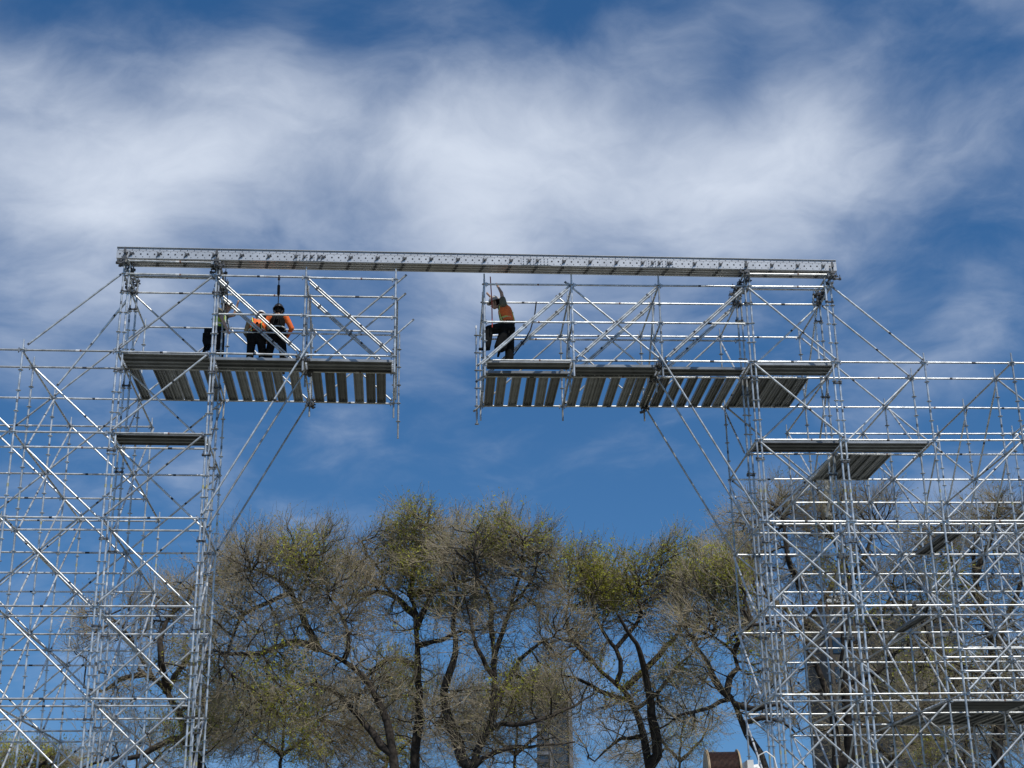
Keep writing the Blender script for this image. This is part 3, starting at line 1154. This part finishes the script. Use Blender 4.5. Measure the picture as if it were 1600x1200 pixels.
for i, (u0, v0, u1, v1, rr, col_, lab) in enumerate([
        (352, 432, 356, 506, .25, 'rope', 'black rope hanging from the beams beside the left tower head')]):
    w_ = LW if u0 < 700 else RW
    c0, l0 = w_.pix(u0, v0, rr)
    c1, l1 = w_.pix(u1, v1, rr)
    pa, pb2 = w_.P(c0, rr, l0), w_.P(c1, rr, l1)
    line_thing('hanging_rope', [pa, pa.lerp(pb2, .4) + Vector((.03, 0, 0)), pa.lerp(pb2, .75) - Vector((.02, 0, 0)), pb2], .011, [col_], lab, 'rope')
# ------------------------------------------------------------------ winch on the crane deck, just in at the bottom edge
wc = at(1129, 1209, 24.0)
crane = empty('crane_truck', (wc.x + .6, 24.3, 0), 'white and tan crane truck top showing at the bottom edge beside the rope drum', 'truck')
cz = wc.z - .52


def part(name, mats, parent, fn):
    mb = MB()
    fn(mb)
    return link(name, mb.mesh(name, mats), parent)


def crane_body(mb):
    mb.box((-2.6, -1.2, 1.0), (2.6, 1.2, 1.5))
    mb.box((-1.0, -.9, 1.5), (1.4, .9, cz - .02))
    mb.box((2.6, -1.2, .7), (4.4, 1.2, 2.9))


part('body', ['white'], crane, crane_body)
for x in (-2.0, -.8, 3.3):
    for y in (-1.15, 1.15):
        part('wheel', ['black'], crane, lambda mb: mb.tube([(x, y - .15, .55), (x, y + .15, .55)], .55, 18))


def housing(mb):
    z = cz + .17
    mb.box((-.19, -.3, z), (-.09, .3, z + .56))
    mb.tube([(-.09, -.1, z + .44), (-.02, -.1, z + .46), (.02, -.1, z + .38)], .06, 10)
    mb.box((.0, -.25, z), (.3, .25, z + .36), 1)
    for i in range(5):
        mb.tube([(.05 + i * .06, -.26 + .1 * (i % 2), z + .30), (.07 + i * .06, -.2 + .1 * (i % 3), z + .40 + .03 * (i % 2))], .035, 8, 1)
    mb.tube([(.02, 0, z + .3), (.05, 0, z + .66), (.18, 0, z + .72), (.3, 0, z + .62), (.36, 0, z + .3)], .012, 6)


part('winch_housing', ['white', 'tan'], crane, housing)
drum = empty('rope_drum', (wc.x, 24.0, cz + .05), 'drum of brown wire rope between tan flanges at the bottom edge', 'drum')
drum.scale = (.86, .9, .9)


def rope_fn(mb):
    n = 24
    w = .54
    for i in range(n):
        x0 = -w / 2 + w * i / n
        p = [(x0 + w / n * t, 0, .47) for t in (0.04, .25, .5, .75, .96)]
        mb.tube(p, [.415, .43, .435, .43, .415], 32)


part('wire_rope', ['cable'], drum, rope_fn)
for sx in (-1, 1):
    part('flange', ['tan'], drum, lambda mb: (mb.tube([(sx * .275, 0, .47), (sx * .295, 0, .47)], .475, 36), mb.tube([(sx * .295, 0, .47), (sx * .31, 0, .47)], .455, 36),
                                                mb.tube([(sx * .315, 0, .47), (sx * .36, 0, .47)], .12, 16), mb.box((sx * .32 - .02, -.08, 0), (sx * .32 + .02, .08, .47))))

# ------------------------------------------------------------------ distant towers
DB = 600.0


def block(label, u0, u1, vtop, spec):
    p0, p1 = at(u0, vtop, DB), at(u1, vtop, DB)
    Wd, H = p1.x - p0.x, p0.z
    e = empty('apartment_tower', ((p0.x + p1.x) / 2, DB + 10, 0), label, 'building', 'far apartment towers')
    nf = int(H // 3.05)
    fh = H / nf
    f0 = max(0, int(40 / fh))        # lower storeys are behind the ground rise and trees
    part('core', ['concrete'], e, lambda mb: mb.box((-Wd / 2 + .6, -8, 0), (Wd / 2 - .6, 12, H)))
    part('roof', ['concrete_pale'], e, lambda mb: (mb.box((-Wd * .3, -5, H), (Wd * .25, 8, H + 4)), mb.box((-Wd / 2 + .3, -8.6, H), (Wd / 2 - .3, 12.3, H + .8))))
    slab = MB()
    slab.box((0, -1.7, -.16), (1, .2, .16))
    slab.box((0, -1.7, .16), (1, -1.6, 1.1))
    win = MB()
    win.box((0, -.12, .3), (1, .02, fh - .4))
    pier = MB()
    pier.box((-.45, -2.0, 0), (.45, 0, H))
    sm = {k: slab.mesh('balcony', [k]) for k in ('concrete_pale', 'concrete')}
    wm = {k: win.mesh('window', [k]) for k in ('glass', 'glass2')}
    pm = pier.mesh('pier', ['concrete_pale'])
    for kind, a, b_ in spec:
        xa, xb = -Wd / 2 + a * Wd, -Wd / 2 + b_ * Wd
        if kind == 'pier':
            o = link('pier', pm, e, ((xa + xb) / 2, -8, 0))
            o.scale = ((xb - xa) / .9, 1, 1)
            continue
        nw = max(1, round((xb - xa) / 4.2))
        for f in range(f0, nf):
            if kind == 'balcony':
                o = link('balcony', sm['concrete' if f % 3 else 'concrete_pale'], e, (xa, -8, f * fh))
                o.scale = (xb - xa, 1, 1)
            for k in range(nw):
                w = (xb - xa) / nw
                o = link('window', wm['glass' if kind == 'glass' or (f + k) % 3 == 0 else 'glass2'], e, (xa + k * w + .12, -8, f * fh))
                o.scale = (w - .24, 1, 1)
    return e


block('grey apartment tower with dark glass corner, behind the middle trees', 836, 893, 1082, [('balcony', 0.02, .34), ('pier', .36, .44), ('glass', .46, .86), ('pier', .90, 1.0)])
block('grey balconied apartment tower behind the right stand scaffold', 1366, 1506, 950, [('balcony', .02, .22), ('glass2', .22, .45), ('pier', .46, .50), ('balcony', .50, .80), ('glass', .80, .98)])

# low brown block with a cream parapet catching the sun behind the right trees
hp = at(1306, 931, 130)
he = empty('low_block', (hp.x, 136, 0), 'low brown block with cream parapet catching the sun behind the right scaffold tower', 'building')
part('wall', ['brick'], he, lambda mb: mb.box((-1.0, -6, 0), (2.4, 6, hp.z - .6)))
part('parapet', ['white'], he, lambda mb: mb.box((-.9, -6.1, hp.z - .6), (.8, 6.1, hp.z)))
for fl in range(8):
    for wx in (-.7, .5, 1.5):
        part('window', ['glass'], he, lambda mb: mb.box((wx, -6.06, hp.z - 2.6 - fl * 2.6), (wx + .8, -5.98, hp.z - 1.2 - fl * 2.6)))


# ------------------------------------------------------------------ trees
def tubes_np(A, B, ra, rb, n):
    """Vectorised prisms for many thin branch pieces."""
    D = B - A
    D /= np.linalg.norm(D, axis=1, keepdims=True) + 1e-9
    ref = np.where(np.abs(D[:, 2:3]) < .9, np.array([[0, 0, 1.]]), np.array([[1., 0, 0]]))
    U = np.cross(D, ref)
    U /= np.linalg.norm(U, axis=1, keepdims=True) + 1e-9
    V = np.cross(D, U)
    ang = np.arange(n) * 2 * np.pi / n
    ca, sa = np.cos(ang)[None, :, None], np.sin(ang)[None, :, None]
    dirs = U[:, None, :] * ca + V[:, None, :] * sa
    va = A[:, None, :] + dirs * ra[:, None, None]
    vb = B[:, None, :] + dirs * rb[:, None, None]
    verts = np.concatenate([va, vb], axis=1).reshape(-1, 3)
    m = len(A)
    k = np.arange(n)
    quad = np.stack([k, (k + 1) % n, (k + 1) % n + n, k + n], axis=1)
    faces = (quad[None] + (np.arange(m) * 2 * n)[:, None, None]).reshape(-1, 4)
    return verts, faces


def mesh_np(name, parts, matname, smooth=True):
    vs, fs, off = [], [], 0
    for v, f in parts:
        if len(v) == 0:
            continue
        vs.append(v)
        fs.append(f + off)
        off += len(v)
    v, f = np.concatenate(vs), np.concatenate(fs)
    me = bpy.data.meshes.new(name)
    me.vertices.add(len(v))
    me.vertices.foreach_set('co', v.astype(np.float32).ravel())
    me.loops.add(f.size)
    me.loops.foreach_set('vertex_index', f.astype(np.int32).ravel())
    me.polygons.add(len(f))
    me.polygons.foreach_set('loop_start', np.arange(0, f.size, 4, dtype=np.int32))
    me.polygons.foreach_set('loop_total', np.full(len(f), 4, dtype=np.int32))
    me.polygons.foreach_set('use_smooth', np.full(len(f), smooth))
    me.materials.append(M[matname])
    me.update()
    me.validate()
    return me


def spline(pts, step):
    """Catmull-Rom resample."""
    P = [np.array(p) for p in pts]
    P = [2 * P[0] - P[1]] + P + [2 * P[-1] - P[-2]]
    out = []
    for i in range(1, len(P) - 2):
        n = max(2, int(np.linalg.norm(P[i + 1] - P[i]) / step))
        for k in range(n):
            t = k / n
            out.append(.5 * (2 * P[i] + (P[i + 1] - P[i - 1]) * t + (2 * P[i - 1] - 5 * P[i] + 4 * P[i + 1] - P[i + 2]) * t ** 2 + (3 * P[i] - P[i - 1] - 3 * P[i + 1] + P[i + 2]) * t ** 3))
    out.append(P[-2])
    return np.array(out)


def tree(name, label, Y, trunk_r, limbs, blobs, leaves='leaf_olive', leaf_p=.25, twigs=3, tw_len=.95, green=(), bleached=None, seed=0, green_p=.42):
    """limbs: list of (pixel polyline, start radius); the first begins at the ground.
    blobs: (u, v, ru, rv, n) clouds of twig ends that fill the crown, with real depth.
    green: pixel discs (u, v, r) where the buds have opened first."""
    rng = np.random.default_rng(100 + seed)
    mpp = Y / FPX * 1.04
    base = at(limbs[0][0][0][0], 1200, Y)
    org = np.array([base.x, Y, 0.0])
    nodes, parent, fixed_r = [], [], []
    limb_paths = []
    for li, (pl, r0) in enumerate(limbs):
        P = [np.array(at(u, v, Y)) for u, v in pl]
        dep = 0.0
        for i in range(len(P)):
            if li:
                dep += rng.normal(0, .6) if i else 0
            P[i] = P[i] + np.array([P[i][0] / Y * dep, dep, (P[i][2] - CAM_H) / Y * dep])
        if li == 0:
            P = [np.array([P[0][0] + rng.normal(0, .1), Y, -.2]), np.array([P[0][0], Y, P[0][2] * .5])] + P
        sp = spline(P, .45)
        if len(nodes):
            arr = np.array(nodes)
            k0 = int(np.argmin(np.linalg.norm(arr - sp[0], axis=1)))
            sp[0] = arr[k0]
        else:
            k0 = -1
        wob = rng.normal(0, .025, sp.shape)
        wob[0] = 0
        sp = sp + wob
        r0 = r0 * (1.0 if li == 0 else 1.0)
        rr = np.linspace(r0, max(.03, r0 * .22), len(sp))
        if li == 0:
            rr = rr * np.clip(1.25 - .25 * np.linspace(0, 3, len(sp)), 1, 1.3)
        prev = k0
        idx = []
        for i in range(len(sp)):
            if i == 0 and k0 >= 0:
                continue
            nodes.append(sp[i])
            parent.append(prev)
            fixed_r.append(rr[i])
            prev = len(nodes) - 1
        limb_paths.append((sp, rr))
    pts = []
    for (u, v, ru, rv, n) in blobs:
        c = np.array(at(u, v, Y))
        q = rng.normal(0, 1, (n, 3))
        q /= np.linalg.norm(q, axis=1, keepdims=True)
        q *= (rng.uniform(0, 1, (n, 1)) ** (1 / 2.4))
        w = np.array([ru, (ru + rv) * .5, rv]) * mpp
        lump = 1 + .18 * np.sin(q[:, :1] * 7 + u) * np.cos(q[:, 2:3] * 6 + v)
        m_ = max(4, n // 22)
        sc = rng.normal(0, 1, (m_, 3))
        sc /= np.linalg.norm(sc, axis=1, keepdims=True)
        sc *= rng.uniform(.10, 1.22, (m_, 1)) ** .7
        which = rng.integers(0, m_, n)
        sig = rng.uniform(.10, .24, (m_, 1))
        q2 = sc[which] + rng.normal(0, 1, (n, 3)) * sig[which]
        loose = rng.uniform(0, 1, (n, 1)) < .42
        pts.append(c + np.where(loose, q * lump * 1.08, q2) * w)
    pts = np.concatenate(pts)
    N0 = len(nodes)
    n = len(pts)
    X = np.array(nodes)
    best = np.full(n, 1e9)
    bi = np.zeros(n, int)
    plen = np.zeros(N0 + n)
    bf = .36
    for s in range(0, N0, 64):
        d = np.linalg.norm(pts[:, None, :] - X[None, s:s + 64, :], axis=2)
        a = d.argmin(1)
        m = d[np.arange(n), a]
        upd = m < best
        best[upd] = m[upd]
        bi[upd] = a[upd] + s
    allp = np.concatenate([X, pts])
    par = np.array(parent + [0] * n)
    alive = np.ones(n, bool)
    order = []
    newidx = np.full(n, -1)
    cur = N0
    P2 = np.zeros((N0 + n, 3))
    P2[:N0] = X
    for it in range(n):
        k = int(np.argmin(np.where(alive, best, 1e9)))
        alive[k] = False
        P2[cur] = pts[k]
        par[cur] = bi[k]
        plen[cur] = plen[bi[k]] + np.linalg.norm(pts[k] - P2[bi[k]])
        c = np.linalg.norm(pts - pts[k], axis=1) + bf * plen[cur]
        u_ = alive & (c < best)
        best[u_] = c[u_]
        bi[u_] = cur
        cur += 1
    T = N0 + n
    kids = np.zeros(T, int)
    for i in range(T):
        if par[i] >= 0:
            kids[par[i]] += 1
    # relax the grown branches so that they run in curves
    for _ in range(2):
        avg = np.zeros((T, 3))
        np.add.at(avg, par[N0:], P2[N0:])
        cnt = np.maximum(kids, 1)[:, None]
        sm_ = (P2[par[N0:]] + avg[N0:] / cnt[N0:]) / 2
        mk = (kids[N0:] > 0)[:, None]
        P2[N0:] = np.where(mk, P2[N0:] * .55 + sm_ * .45, P2[N0:])
    # pipe model radii
    area = np.full(T, .0075 ** 2.2)
    for i in range(T - 1, N0 - 1, -1):
        area[par[i]] += area[i]
    rad = area ** (1 / 2.2)
    A, B = P2[par[N0:]], P2[N0:]
    rb = np.minimum(rad[N0:], .12)
    fr = np.array(fixed_r)
    pr = np.where(par[N0:] < N0, fr[np.minimum(par[N0:], N0 - 1)], rad[par[N0:]])
    ra = np.minimum(pr, rb * 1.25)
    e = empty(name, org, label, 'tree', 'bare spring trees behind the scaffold')
    # trunk and limbs: continuous tapered tubes
    tb = MB()
    for sp, rr in limb_paths:
        lump = [r * (1 + .05 * math.sin(i * 1.3 + seed)) for i, r in enumerate(rr)]
        tb.tube([Vector(p - org) for p in sp], lump, 9)
    link('trunk', tb.mesh('trunk', ['bark']), e)
    if bleached:
        sp = spline([np.array(at(u, v, Y)) for u, v in bleached], .4)
        bb = MB()
        bb.tube([Vector(p - org) for p in sp], list(np.linspace(.16, .30, len(sp))), 9)
        tag(link('dead_stem', bb.mesh('dead_stem', ['bleached']), e), 'pale barkless dead stem')
    A, B = A - org, B - org
    thick = rb > .0145
    ps = []
    if thick.any():
        ps.append(tubes_np(A[thick], B[thick], ra[thick], rb[thick], 5))
    mesh_b = mesh_np('branches', ps, 'bark') if ps else None
    if mesh_b:
        tag(link('branches', mesh_b, e), kind='stuff')
    # twigs
    tn = np.where(rad[N0:] < .05)[0]
    src = np.repeat(tn, twigs)
    m = len(src)
    t = rng.uniform(.1, 1, (m, 1))
    P = A[src] * (1 - t) + B[src] * t
    ed = B[src] - A[src]
    ed /= np.linalg.norm(ed, axis=1, keepdims=True) + 1e-6
    rd = rng.normal(0, 1, (m, 3))
    rd /= np.linalg.norm(rd, axis=1, keepdims=True)
    d1 = ed * .85 + rd * .62 + np.array([0, 0, .34])
    d1 /= np.linalg.norm(d1, axis=1, keepdims=True)
    d2 = d1 + rng.normal(0, .34, (m, 3)) + np.array([0, 0, .18])
    d2 /= np.linalg.norm(d2, axis=1, keepdims=True)
    L = tw_len * rng.uniform(.35, 1.15, (m, 1))
    Q = P + d1 * L * .5
    Z = Q + d2 * L * .5
    one = np.ones(m)
    thin = ~thick
    parts_ = [tubes_np(A[thin], B[thin], ra[thin], rb[thin], 3), tubes_np(P, Q, one * .0066, one * .0054, 3), tubes_np(Q, Z, one * .0054, one * .0034, 3)]
    tag(link('twigs', mesh_np('twigs', parts_, 'twig'), e), kind='stuff')
    # young leaves

    def leafmesh(C, size, nm, mt):
        k = len(C)
        a = rng.normal(0, 1, (k, 3))
        a /= np.linalg.norm(a, axis=1, keepdims=True)
        b_ = np.cross(a, rng.normal(0, 1, (k, 3)))
        b_ /= np.linalg.norm(b_, axis=1, keepdims=True) + 1e-6
        s_ = size * rng.uniform(.6, 1.3, (k, 1))
        v = np.stack([C - a * s_, C + b_ * s_ * .45, C + a * s_, C - b_ * s_ * .45], axis=1).reshape(-1, 3)
        f = np.arange(4 * k).reshape(-1, 4)
        tag(link('leaves', mesh_np(nm, [(v, f)], mt, False), e), kind='stuff')

    sel = rng.uniform(0, 1, m) < leaf_p
    C = np.concatenate([Z[sel], (Q * .5 + Z * .5)[sel & (rng.uniform(0, 1, m) < .6)]])
    if len(C):
        leafmesh(C, .042, 'leaves', leaves)
    if green:
        Cs = []
        for u, v, r in green:
            c = np.array(at(u, v, Y)) - org
            dd = np.hypot((Z[:, 0] - c[0]), (Z[:, 2] - c[2])) / (r * mpp)
            keep = rng.uniform(0, 1, m) < green_p * np.clip(1.6 - dd, 0, 1) ** 1.5
            zz, qq = Z[keep], Q[keep]
            for tt in (1.0, .7, .4):
                Cs.append(qq * (1 - tt) + zz * tt + rng.normal(0, .07, zz.shape))
        C = np.concatenate(Cs)
        if len(C):
            leafmesh(C, .065, 'leaves', 'leaf')
    return e


tree('spreading_tree', 'spreading bare tree just right of the left tower with limbs arching left', 58, .34,
     [([(615, 1200), (598, 1110), (555, 1045), (500, 1015)], .34), ([(498, 1014), (470, 960), (455, 925), (425, 900), (395, 890)], .18), ([(500, 1012), (450, 1003), (410, 1020), (360, 1020), (335, 1018)], .16),
      ([(455, 925), (420, 940), (380, 960), (358, 1010), (350, 1040)], .11), ([(540, 1040), (545, 990), (525, 950), (510, 925)], .11), ([(470, 960), (470, 930), (480, 900), (470, 880)], .08),
      ([(610, 1180), (570, 1130), (520, 1080), (470, 1070), (430, 1090)], .17)],
     [(420, 880, 85, 62, 800), (500, 880, 70, 60, 650), (370, 960, 62, 80, 560), (450, 970, 75, 65, 520), (540, 960, 60, 70, 480), (500, 1060, 120, 65, 640), (400, 1090, 95, 85, 560)],
     leaf_p=.45, green=[(480, 870, 40), (440, 1060, 50), (470, 1130, 40)], seed=1)
tree('tall_tree', 'tallest bare tree in the middle with a straight dark trunk and high crown', 60, .36,
     [([(648, 1200), (655, 1100), (652, 1010), (650, 960), (640, 930)], .36), ([(650, 975), (675, 930), (690, 895), (700, 850)], .15), ([(645, 960), (620, 935), (590, 925), (555, 930), (520, 925)], .16),
      ([(640, 935), (648, 880), (650, 840), (645, 815)], .13), ([(648, 1040), (620, 1030), (590, 1040), (575, 1065)], .14), ([(652, 1010), (690, 1000), (720, 985), (760, 985)], .13),
      ([(650, 930), (690, 915), (740, 905), (770, 890)], .12), ([(600, 925), (595, 895), (575, 870), (565, 845)], .07)],
     [(645, 830, 55, 50, 560), (600, 870, 60, 50, 460), (690, 870, 60, 60, 560), (560, 900, 45, 45, 260), (640, 920, 95, 55, 560), (720, 940, 60, 50, 360), (610, 1060, 90, 80, 560)],
     leaf_p=.5, green=[(650, 880, 40), (640, 800, 40), (660, 940, 40), (620, 1040, 40)], seed=2)
tree('fan_shaped_tree', 'bare tree with many limbs fanning upward, right of the tallest tree', 57, .30,
     [([(738, 1200), (768, 1120), (772, 1040), (768, 980)], .30), ([(722, 1200), (716, 1160), (695, 1100), (698, 1060), (712, 1020), (708, 980), (715, 930)], .26), ([(770, 1110), (800, 1050), (830, 1015), (865, 995)], .15),
      ([(768, 1040), (785, 990), (800, 950), (830, 910), (840, 880)], .13), ([(770, 1000), (765, 940), (745, 900), (740, 860)], .12), ([(772, 1060), (745, 1010), (735, 970), (725, 930)], .12),
      ([(795, 960), (812, 900), (818, 850)], .09), ([(765, 1130), (820, 1130), (880, 1110), (930, 1085)], .12), ([(740, 1190), (790, 1170), (850, 1165), (900, 1160)], .12)],
     [(770, 850, 60, 52, 640), (830, 860, 45, 55, 430), (730, 880, 50, 60, 430), (800, 920, 70, 60, 520), (860, 960, 50, 60, 330), (740, 980, 65, 65, 360), (830, 1060, 85, 75, 480), (760, 1130, 95, 70, 460)],
     leaf_p=.45, green=[(840, 850, 30), (770, 830, 40), (800, 1060, 40)], seed=3)
tree('budding_tree', 'tree with yellow green buds at its top, middle right', 60, .34,
     [([(1012, 1200), (1000, 1130), (975, 1080), (950, 1060), (925, 1035)], .32), ([(1030, 1200), (1020, 1120), (1010, 1060), (1000, 1020), (985, 995), (965, 960)], .24), ([(1008, 1050), (1040, 1010), (1060, 990), (1062, 960), (1058, 930)], .14),
      ([(930, 1040), (905, 1010), (890, 990), (885, 960), (890, 930)], .13), ([(965, 1070), (970, 1030), (950, 1000), (930, 960), (925, 930)], .12), ([(985, 995), (1000, 960), (995, 930), (1000, 905)], .10),
      ([(985, 1095), (940, 1080), (900, 1060), (870, 1055)], .12), ([(998, 1150), (960, 1160), (930, 1190)], .10), ([(1015, 1100), (1060, 1040), (1090, 1010)], .10)],
     [(900, 900, 42, 45, 420), (975, 905, 60, 45, 600), (1060, 890, 45, 48, 480), (930, 960, 55, 50, 330), (1010, 960, 60, 50, 330), (1080, 950, 45, 50, 300), (900, 1020, 55, 55, 380), (970, 1120, 85, 75, 460), (1050, 1060, 65, 65, 400)],
     leaf_p=.5, green=[(915, 880, 34), (905, 915, 30), (970, 890, 40), (985, 930, 32), (1055, 870, 32), (945, 940, 20), (1090, 880, 25), (1070, 1030, 40), (960, 1060, 30), (880, 870, 20)], seed=4, green_p=.62)
tree('leaning_tree', 'dark leaning tree left of the right tower with a forked limb', 56, .34,
     [([(1195, 1200), (1178, 1165), (1160, 1130), (1150, 1100), (1135, 1085)], .34), ([(1140, 1090), (1115, 1060), (1100, 1025), (1080, 1000), (1068, 975)], .15), ([(1138, 1085), (1140, 1060), (1152, 1045), (1145, 1020), (1115, 995)], .15),
      ([(1155, 1105), (1185, 1108), (1215, 1100), (1240, 1115)], .14), ([(1145, 1020), (1165, 985), (1190, 975), (1230, 970)], .11), ([(1165, 1135), (1190, 1120), (1225, 1130), (1245, 1150)], .11), ([(1140, 1088), (1110, 1105), (1060, 1120), (1030, 1140)], .10)],
     [(1110, 910, 50, 55, 420), (1150, 960, 60, 60, 420), (1080, 990, 45, 50, 260), (1200, 1000, 55, 60, 280), (1100, 1080, 60, 60, 220), (1190, 1080, 60, 60, 240), (1140, 890, 50, 40, 260)],
     leaf_p=.42, green=[(1120, 885, 34), (1145, 920, 40), (1160, 1020, 30)], seed=5, green_p=.45)
tree('twin_trunk_tree', 'large bare tree with heavy dark trunks behind the right tower', 64, .55,
     [([(1308, 1200), (1302, 1120), (1285, 1060), (1268, 1020), (1255, 960), (1250, 900)], .33), ([(1330, 1200), (1325, 1130), (1318, 1050), (1320, 980), (1325, 900), (1300, 840)], .24), ([(1258, 980), (1290, 930), (1310, 890), (1340, 850)], .18),
      ([(1252, 920), (1230, 870), (1225, 820), (1210, 790)], .16), ([(1262, 1000), (1235, 960), (1200, 930), (1180, 890)], .15), ([(1322, 1010), (1350, 1000), (1380, 960), (1400, 920)], .18), ([(1322, 920), (1350, 870), (1370, 820)], .15),
      ([(1322, 1070), (1370, 1050), (1400, 1020), (1430, 1010)], .14)],
     [(1215, 800, 80, 50, 620), (1290, 800, 70, 55, 520), (1160, 850, 60, 55, 400), (1350, 810, 60, 55, 420), (1240, 880, 90, 60, 500), (1340, 900, 80, 60, 500), (1400, 950, 60, 70, 300), (1250, 980, 80, 70, 330), (1380, 1060, 70, 80, 330), (1240, 1100, 60, 60, 180)],
     leaf_p=.32, green=[(1300, 890, 30), (1350, 960, 30)], bleached=[(1292, 748), (1294, 775), (1290, 800), (1300, 812)], seed=6)
tree('edge_tree', 'bare tree at the right edge behind the stand scaffold', 62, .45,
     [([(1560, 1200), (1560, 1100), (1550, 1010), (1530, 930), (1520, 870)], .42), ([(1552, 1020), (1580, 950), (1600, 900), (1620, 860)], .18), ([(1535, 940), (1500, 900), (1480, 860), (1470, 820)], .16), ([(1555, 1060), (1500, 1040), (1460, 1010), (1440, 970)], .16),
      ([(1525, 900), (1545, 850), (1560, 810), (1560, 780)], .14)],
     [(1560, 810, 60, 55, 500), (1500, 840, 55, 55, 420), (1600, 860, 55, 60, 420), (1440, 860, 45, 60, 300), (1540, 920, 90, 60, 500), (1460, 960, 70, 60, 360), (1580, 1000, 70, 70, 380), (1480, 1060, 80, 70, 380), (1570, 1110, 70, 70, 350)],
     leaf_p=.32, green=[(1480, 900, 30), (1440, 1020, 40)], seed=7)
tree('low_limbed_tree', 'bare tree behind the left tower with dark low limbs', 62, .40,
     [([(330, 1240), (300, 1170), (262, 1080), (235, 1060), (215, 1045)], .36), ([(265, 1085), (250, 1020), (260, 970), (290, 940), (310, 900)], .18), ([(225, 1052), (190, 1060), (160, 1080), (130, 1075)], .14), ([(300, 1160), (270, 1155), (220, 1180), (170, 1185), (130, 1200)], .18),
      ([(240, 1062), (215, 1020), (190, 980), (170, 960)], .12), ([(262, 1075), (300, 1020), (330, 1000), (350, 960)], .14)],
     [(290, 930, 55, 55, 420), (220, 960, 55, 55, 300), (140, 985, 45, 45, 240), (310, 1010, 60, 60, 420), (230, 1040, 70, 50, 260), (180, 1110, 70, 60, 230), (330, 1090, 55, 70, 480), (290, 1150, 50, 50, 220), (350, 900, 40, 50, 300)],
     leaf_p=.32, green=[(300, 1060, 50), (330, 1150, 50), (270, 1130, 30)], seed=8)
tree('small_leafy_tree', 'low tree with yellow green young leaves at the bottom left corner', 70, .2,
     [([(30, 1250), (32, 1215), (35, 1195)], .2), ([(32, 1225), (60, 1200), (80, 1180)], .09), ([(32, 1225), (5, 1200), (-15, 1185)], .09)],
     [(30, 1195, 60, 32, 500), (90, 1200, 35, 25, 200)], leaf_p=.5, green=[(20, 1190, 55), (80, 1195, 30)], seed=9, green_p=.7)
for k, (nm, lab, pl, bl, gr) in enumerate([
    ('brushy_tree', 'dense brownish tree low behind the leftmost spreading limbs', [[(430, 1260), (440, 1180), (445, 1120)], [(440, 1180), (480, 1150), (500, 1120)], [(440, 1180), (400, 1150), (370, 1130)]],
     [(440, 1120, 110, 70, 700), (360, 1150, 60, 60, 400), (520, 1150, 80, 60, 500)], [(460, 1160, 50), (480, 1190, 40), (400, 1100, 40)]),
    ('brushy_tree', 'dense brownish tree low behind the tallest tree', [[(600, 1260), (605, 1190), (610, 1140)], [(605, 1190), (650, 1150), (680, 1130)], [(605, 1190), (560, 1160), (540, 1140)]],
     [(600, 1120, 95, 65, 550), (690, 1120, 85, 80, 500), (580, 1180, 90, 55, 300)], [(640, 1060, 40), (610, 1170, 30), (620, 1190, 30)]),
    ('brushy_tree', 'dense olive tree low in front of the glass apartment tower', [[(800, 1260), (805, 1180), (810, 1120)], [(805, 1180), (850, 1140), (870, 1110)], [(805, 1180), (770, 1150), (750, 1120)]],
     [(800, 1110, 80, 55, 420), (850, 1085, 55, 35, 240), (750, 1150, 70, 60, 320), (860, 1170, 60, 50, 160)], [(850, 1070, 40), (810, 1085, 30)]),
    ('brushy_tree', 'dense brown tree low behind the bottom right stand scaffold', [[(1500, 1260), (1510, 1160), (1515, 1090)], [(1510, 1150), (1560, 1100), (1590, 1080)], [(1510, 1150), (1460, 1110), (1440, 1080)]],
     [(1500, 1090, 90, 80, 600), (1590, 1090, 60, 90, 500), (1440, 1140, 70, 60, 320), (1550, 1170, 90, 50, 320)], [(1500, 1040, 40), (1450, 1180, 40)]),
    ('brushy_tree', 'dense brown tree low between the heavy trunks of the right tower', [[(1390, 1260), (1395, 1190), (1400, 1140)], [(1395, 1190), (1440, 1150), (1450, 1120)], [(1395, 1190), (1360, 1150), (1350, 1120)]],
     [(1380, 1130, 60, 80, 380), (1420, 1040, 55, 60, 260), (1330, 1150, 50, 60, 200)], [(1400, 1080, 40)]),
    ('brushy_tree', 'thin brown tree low behind the left tower legs', [[(210, 1260), (212, 1210), (215, 1170)], [(212, 1210), (250, 1180), (270, 1160)], [(212, 1210), (180, 1190), (160, 1180)]],
     [(260, 1150, 70, 55, 260), (160, 1180, 50, 35, 120)], [(280, 1140, 40)]),
    ('brushy_tree', 'dense brown tree low behind the budding tree', [[(1060, 1260), (1062, 1190), (1065, 1140)], [(1062, 1190), (1100, 1150), (1110, 1120)], [(1062, 1190), (1030, 1150), (1020, 1120)]],
     [(1060, 1150, 55, 60, 280), (1000, 1190, 60, 40, 200)], [(1080, 1130, 40)]),
]):
    tree(nm, lab, 82 + 3 * k, .25, [(p, .25 if i == 0 else .12) for i, p in enumerate(pl)], [(u, v, ru, rv, int(n * 1.7)) for u, v, ru, rv, n in bl], leaf_p=.5, twigs=4, tw_len=1.25, green=gr, seed=20 + k)
